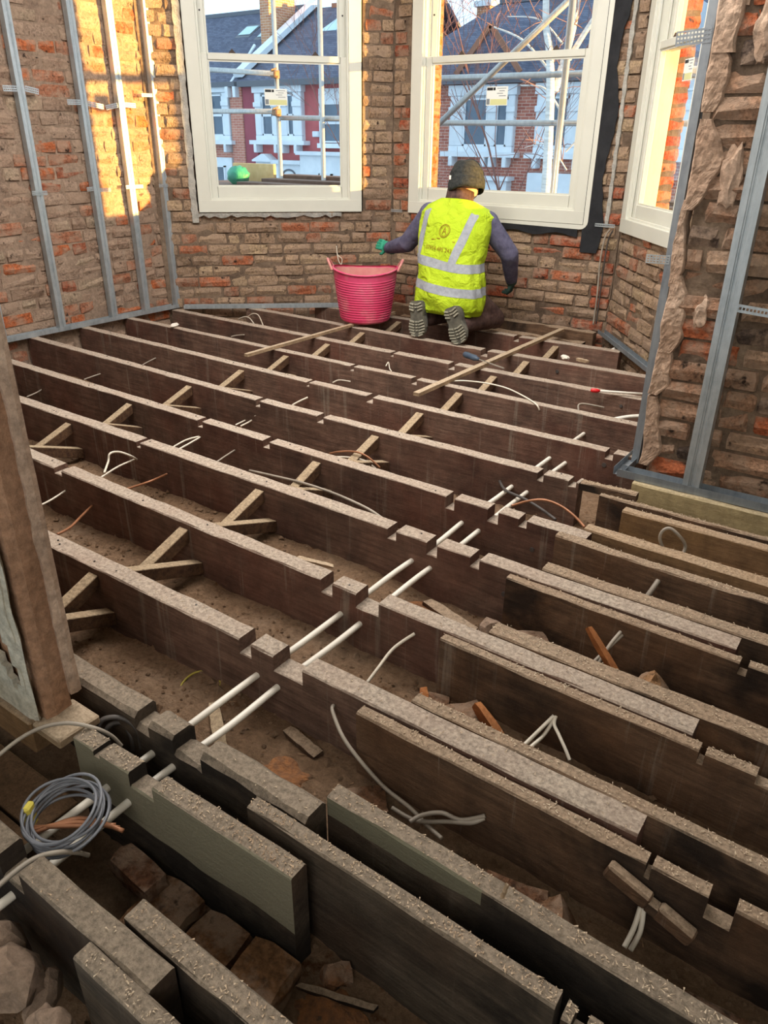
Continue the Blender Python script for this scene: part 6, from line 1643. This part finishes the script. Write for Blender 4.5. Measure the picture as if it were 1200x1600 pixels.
# reflective tape: two hoops and the braces, each a strip lying on the vest
def on_vest(o_, d_, off=0.0062):
    h = vest_bvh.ray_cast(Vector(o_), Vector(d_).normalized())
    return (h[0] - Vector(d_).normalized() * off) if h[0] is not None else None
for zc in (0.457, 0.317):
    rs = []; NB = 120
    for r_ in range(6):
        row = []
        for j in range(NB):
            t = 2 * PI * j / NB; dd = Vector((math.cos(t), math.sin(t), 0)); base = Vector((-2.505, 4.33, 0)) + dd * 0.6
            z_ = zc - 0.026 + 0.052 * r_ / 5
            z_ -= 0.10 * (math.cos(t) * 0.21 + 0.005)
            q = on_vest((base.x, base.y, z_), -dd); row.append(q if q else Vector((base.x - dd.x * 0.4, base.y - dd.y * 0.4, z_)))
        rs.append(row)
    m_ = MB(); m_.rings(rs, cap=False); m_.build('reflective_hoop', 'reflect', vest, smooth=True, normals=True)
for x0_, x1_ in ((-2.700, -2.690), (-2.425, -2.350)):
    for sy in (-1, 1):
        rs = []
        for k in range(40):
            z_ = 0.470 + 0.298 * k / 39; row = []
            for i in range(6):
                x_ = x0_ + (x1_ - x0_) * k / 39 - 0.026 + 0.052 * i / 5
                q = on_vest((x_, 4.4 + sy * 0.8, z_), (0, -sy, 0)); row.append(q)
            if all(row): rs.append(row)
        m_ = MB(); m_.rings(rs, closed_ring=False, cap=False); m_.build('reflective_brace', 'reflect', vest, smooth=True, normals=False)
# printed emblem and telephone number on the back
lg = MB()
def stamp(me, cx, cz, sc=1.0, rot=0.0):
    for poly in me.polygons:
        vs = []
        for i in poly.vertices:
            co = me.vertices[i].co; x = co.x * math.cos(rot) - co.y * math.sin(rot); y = co.x * math.sin(rot) + co.y * math.cos(rot)
            P = Vector((cx + x * sc, 3.6, cz + y * sc)); h = vest_bvh.ray_cast(P, Vector((0, 1, 0)))
            yy = h[0].y if h[0] is not None else 4.3
            vs.append(Vector((P.x, yy - 0.0095, P.z)))
        lg.add(vs, [tuple(range(len(vs)))])
t_ = text_mesh('07954 485 243', 0.036, 0.0); stamp(t_, -2.535, 0.545, 0.92, -0.06)
for r_a, r_b in ((0.034, 0.038), (0.027, 0.029)):
    for i in range(30):
        a0, a1 = 2 * PI * i / 30, 2 * PI * (i + 1) / 30
        q = [(-2.515 + r * math.cos(a), 0.650 + r * math.sin(a)) for r, a in ((r_a, a0), (r_b, a0), (r_b, a1), (r_a, a1))]
        vs = []
        for x, z in q:
            h = vest_bvh.ray_cast(Vector((x, 3.6, z)), Vector((0, 1, 0))); vs.append(Vector((x, (h[0].y if h[0] else 4.3) - 0.0095, z)))
        lg.add(vs, [(0, 1, 2, 3)])
for (x0, z0), (x1, z1) in (((-0.014, -0.018), (0.0, 0.020)), ((0.0, 0.020), (0.014, -0.018)), ((-0.008, -0.004), (0.008, -0.004)), ((-0.085, -0.052), (0.085, -0.060)), ((-0.045, -0.044), (-0.02, -0.044))):
    d_ = Vector((x1 - x0, z1 - z0)).normalized(); n_ = Vector((-d_.y, d_.x)) * 0.0022; vs = []
    for x, z in ((x0 - n_.x, z0 - n_.y), (x1 - n_.x, z1 - n_.y), (x1 + n_.x, z1 + n_.y), (x0 + n_.x, z0 + n_.y)):
        X_, Z_ = -2.515 + x, 0.650 + z; h = vest_bvh.ray_cast(Vector((X_, 3.6, Z_)), Vector((0, 1, 0))); vs.append(Vector((X_, (h[0].y if h[0] else 4.3) - 0.0095, Z_)))
    lg.add(vs, [(0, 1, 2, 3)])
lo_ = lg.build('vest_print', 'logo', vest, normals=False); lo_['label'] = 'faded emblem and telephone number printed on the vest back'

# gloves: palm, four fingers and a thumb each
def glove(wrist, d, palm_n, mat, curl, name='glove', thumb_side=1):
    d = Vector(d).normalized(); nn = Vector(palm_n); nn = (nn - d * nn.dot(d)).normalized(); s = d.cross(nn) * thumb_side
    mb = MB(); w = Vector(wrist)
    capsule(mb, w - d * 0.035, w + d * 0.015, 0.042, 0.037)
    for q in (-0.024, -0.008, 0.008, 0.024): capsule(mb, w + d * 0.012 + s * q * 0.9, w + d * 0.078 + s * q, 0.016, 0.0125, 10, 3)
    for i, q in enumerate((-0.030, -0.010, 0.010, 0.029)):
        L = (0.066, 0.082, 0.088, 0.080)[i]; p0 = w + d * 0.078 + s * q; c = curl * (0.8 + 0.15 * i)
        d1 = (d * math.cos(c) + nn * math.sin(c)).normalized(); p1 = p0 + d1 * L * 0.48
        d2 = (d * math.cos(1.9 * c) + nn * math.sin(1.9 * c)).normalized(); p2 = p1 + d2 * L * 0.30
        d3 = (d * math.cos(2.6 * c) + nn * math.sin(2.6 * c)).normalized(); p3 = p2 + d3 * L * 0.22
        capsule(mb, p0, p1, 0.0105, 0.0095, 10, 3); capsule(mb, p1, p2, 0.0095, 0.0088, 10, 3); capsule(mb, p2, p3, 0.0088, 0.0075, 10, 3)
    t0 = w + d * 0.028 + s * 0.028; t1 = t0 + (s * 0.75 + d * 0.7 + nn * 0.25).normalized() * 0.036; t2 = t1 + (d * 0.95 + s * 0.2 + nn * 0.35).normalized() * 0.030
    capsule(mb, t0, t1, 0.014, 0.011, 10, 3); capsule(mb, t1, t2, 0.011, 0.0085, 10, 3)
    return remeshed(mb, name, 0.0042, 3, [mat], pe)
dl = (Lw - Le).normalized(); glove(Lw + dl * 0.004 + Vector((0, 0, 0.004)), (-0.93, 0.25, 0.10), (0.05, 0.75, -0.35), 'glove_green', 0.16, thumb_side=1)
dr = (Rw - Re).normalized(); glove(Rw + dr * 0.012, dr + Vector((-0.02, 0.15, -0.1)), (-0.5, 0.5, -0.6), 'glove_dark', 0.55, thumb_side=-1)

# boots standing on their toes, cleated soles to the camera
def boot(heel, toe, side, name='work_boot'):
    heel = Vector(heel); toe = Vector(toe); d = (toe - heel); L = d.length; d.normalize()
    out = Vector((0, -1, 0)); out = (out - d * out.dot(d)).normalized(); s = d.cross(out)
    P = lambda t, a, q: heel + d * (L * t) + s * a + out * q
    # outline of the sole: heel, waist, ball, toe
    W_ = [(t__, w__ * 1.28) for t__, w__ in ((0.0, 0.024), (0.05, 0.034), (0.16, 0.039), (0.30, 0.037), (0.42, 0.034), (0.58, 0.042), (0.74, 0.047), (0.88, 0.041), (0.96, 0.028), (1.0, 0.012))]
    up = MB(); rs = []
    for t, w in W_:
        hgt = 0.085 if t < 0.35 else 0.085 - 0.035 * (t - 0.35) / 0.4 if t < 0.75 else 0.05 - 0.03 * (t - 0.75) / 0.25
        hgt = max(hgt, 0.02); w2 = w * 0.98
        rs.append([P(t, -w2, -0.005), P(t, w2, -0.005), P(t, w2 * 1.0, -hgt * 0.55), P(t, w2 * 0.62, -hgt), P(t, -w2 * 0.62, -hgt), P(t, -w2 * 1.0, -hgt * 0.55)])
    up.rings(rs); capsule(up, P(0.16, 0, -0.045), P(0.10, 0, -0.135), 0.040, 0.048)
    b = remeshed(up, name, 0.007, 5, ['boot'], pe)
    so_ = MB(); top = [P(t, -w * 1.04, 0.0) for t, w in W_] + [P(t, w * 1.04, 0.0) for t, w in reversed(W_)]
    bot = [P(t, -w * 1.02, 0.014) for t, w in W_] + [P(t, w * 1.02, 0.014) for t, w in reversed(W_)]
    top = [p - out * 0.008 for p in top]; so_.rings([top, bot])
    so2 = so_.build('sole', 'sole_dark', b)
    cl = MB()
    for t, w in [(0.06, 0.033), (0.14, 0.038), (0.22, 0.038), (0.54, 0.039), (0.62, 0.043), (0.70, 0.046), (0.78, 0.046), (0.86, 0.042), (0.93, 0.034)]:
        for q in (-1, 1):
            w *= 1.27; c0 = P(t, q * w * 0.98, 0.014); c1 = P(t + 0.045 * 1, q * w * 0.30, 0.014); w /= 1.27
            cl.bar(c0 + out * 0.004, c1 + out * 0.004, 0.0095, 0.013, up=out)
    for t in (0.10, 0.18, 0.58, 0.66, 0.74, 0.82): cl.bar(P(t, -0.008, 0.017), P(t, 0.008, 0.017), 0.009, 0.008, up=out)
    cl.build('cleats', 'sole', b)['kind'] = 'stuff'
    # lace bundle at the ankle
    lc = MB(); lc.tube(smooth_path([P(0.2, 0.042 * side, -0.05), P(0.28, 0.05 * side, -0.07), P(0.36, 0.044 * side, -0.055), P(0.30, 0.04 * side, -0.04)], 5), 0.003, 5); lc.build('laces', 'boot', b)
boot((-2.625, 4.125, 0.232), (-2.590, 4.105, 0.012), 1)
boot((-2.372, 4.120, 0.222), (-2.275, 4.110, 0.014), 1)
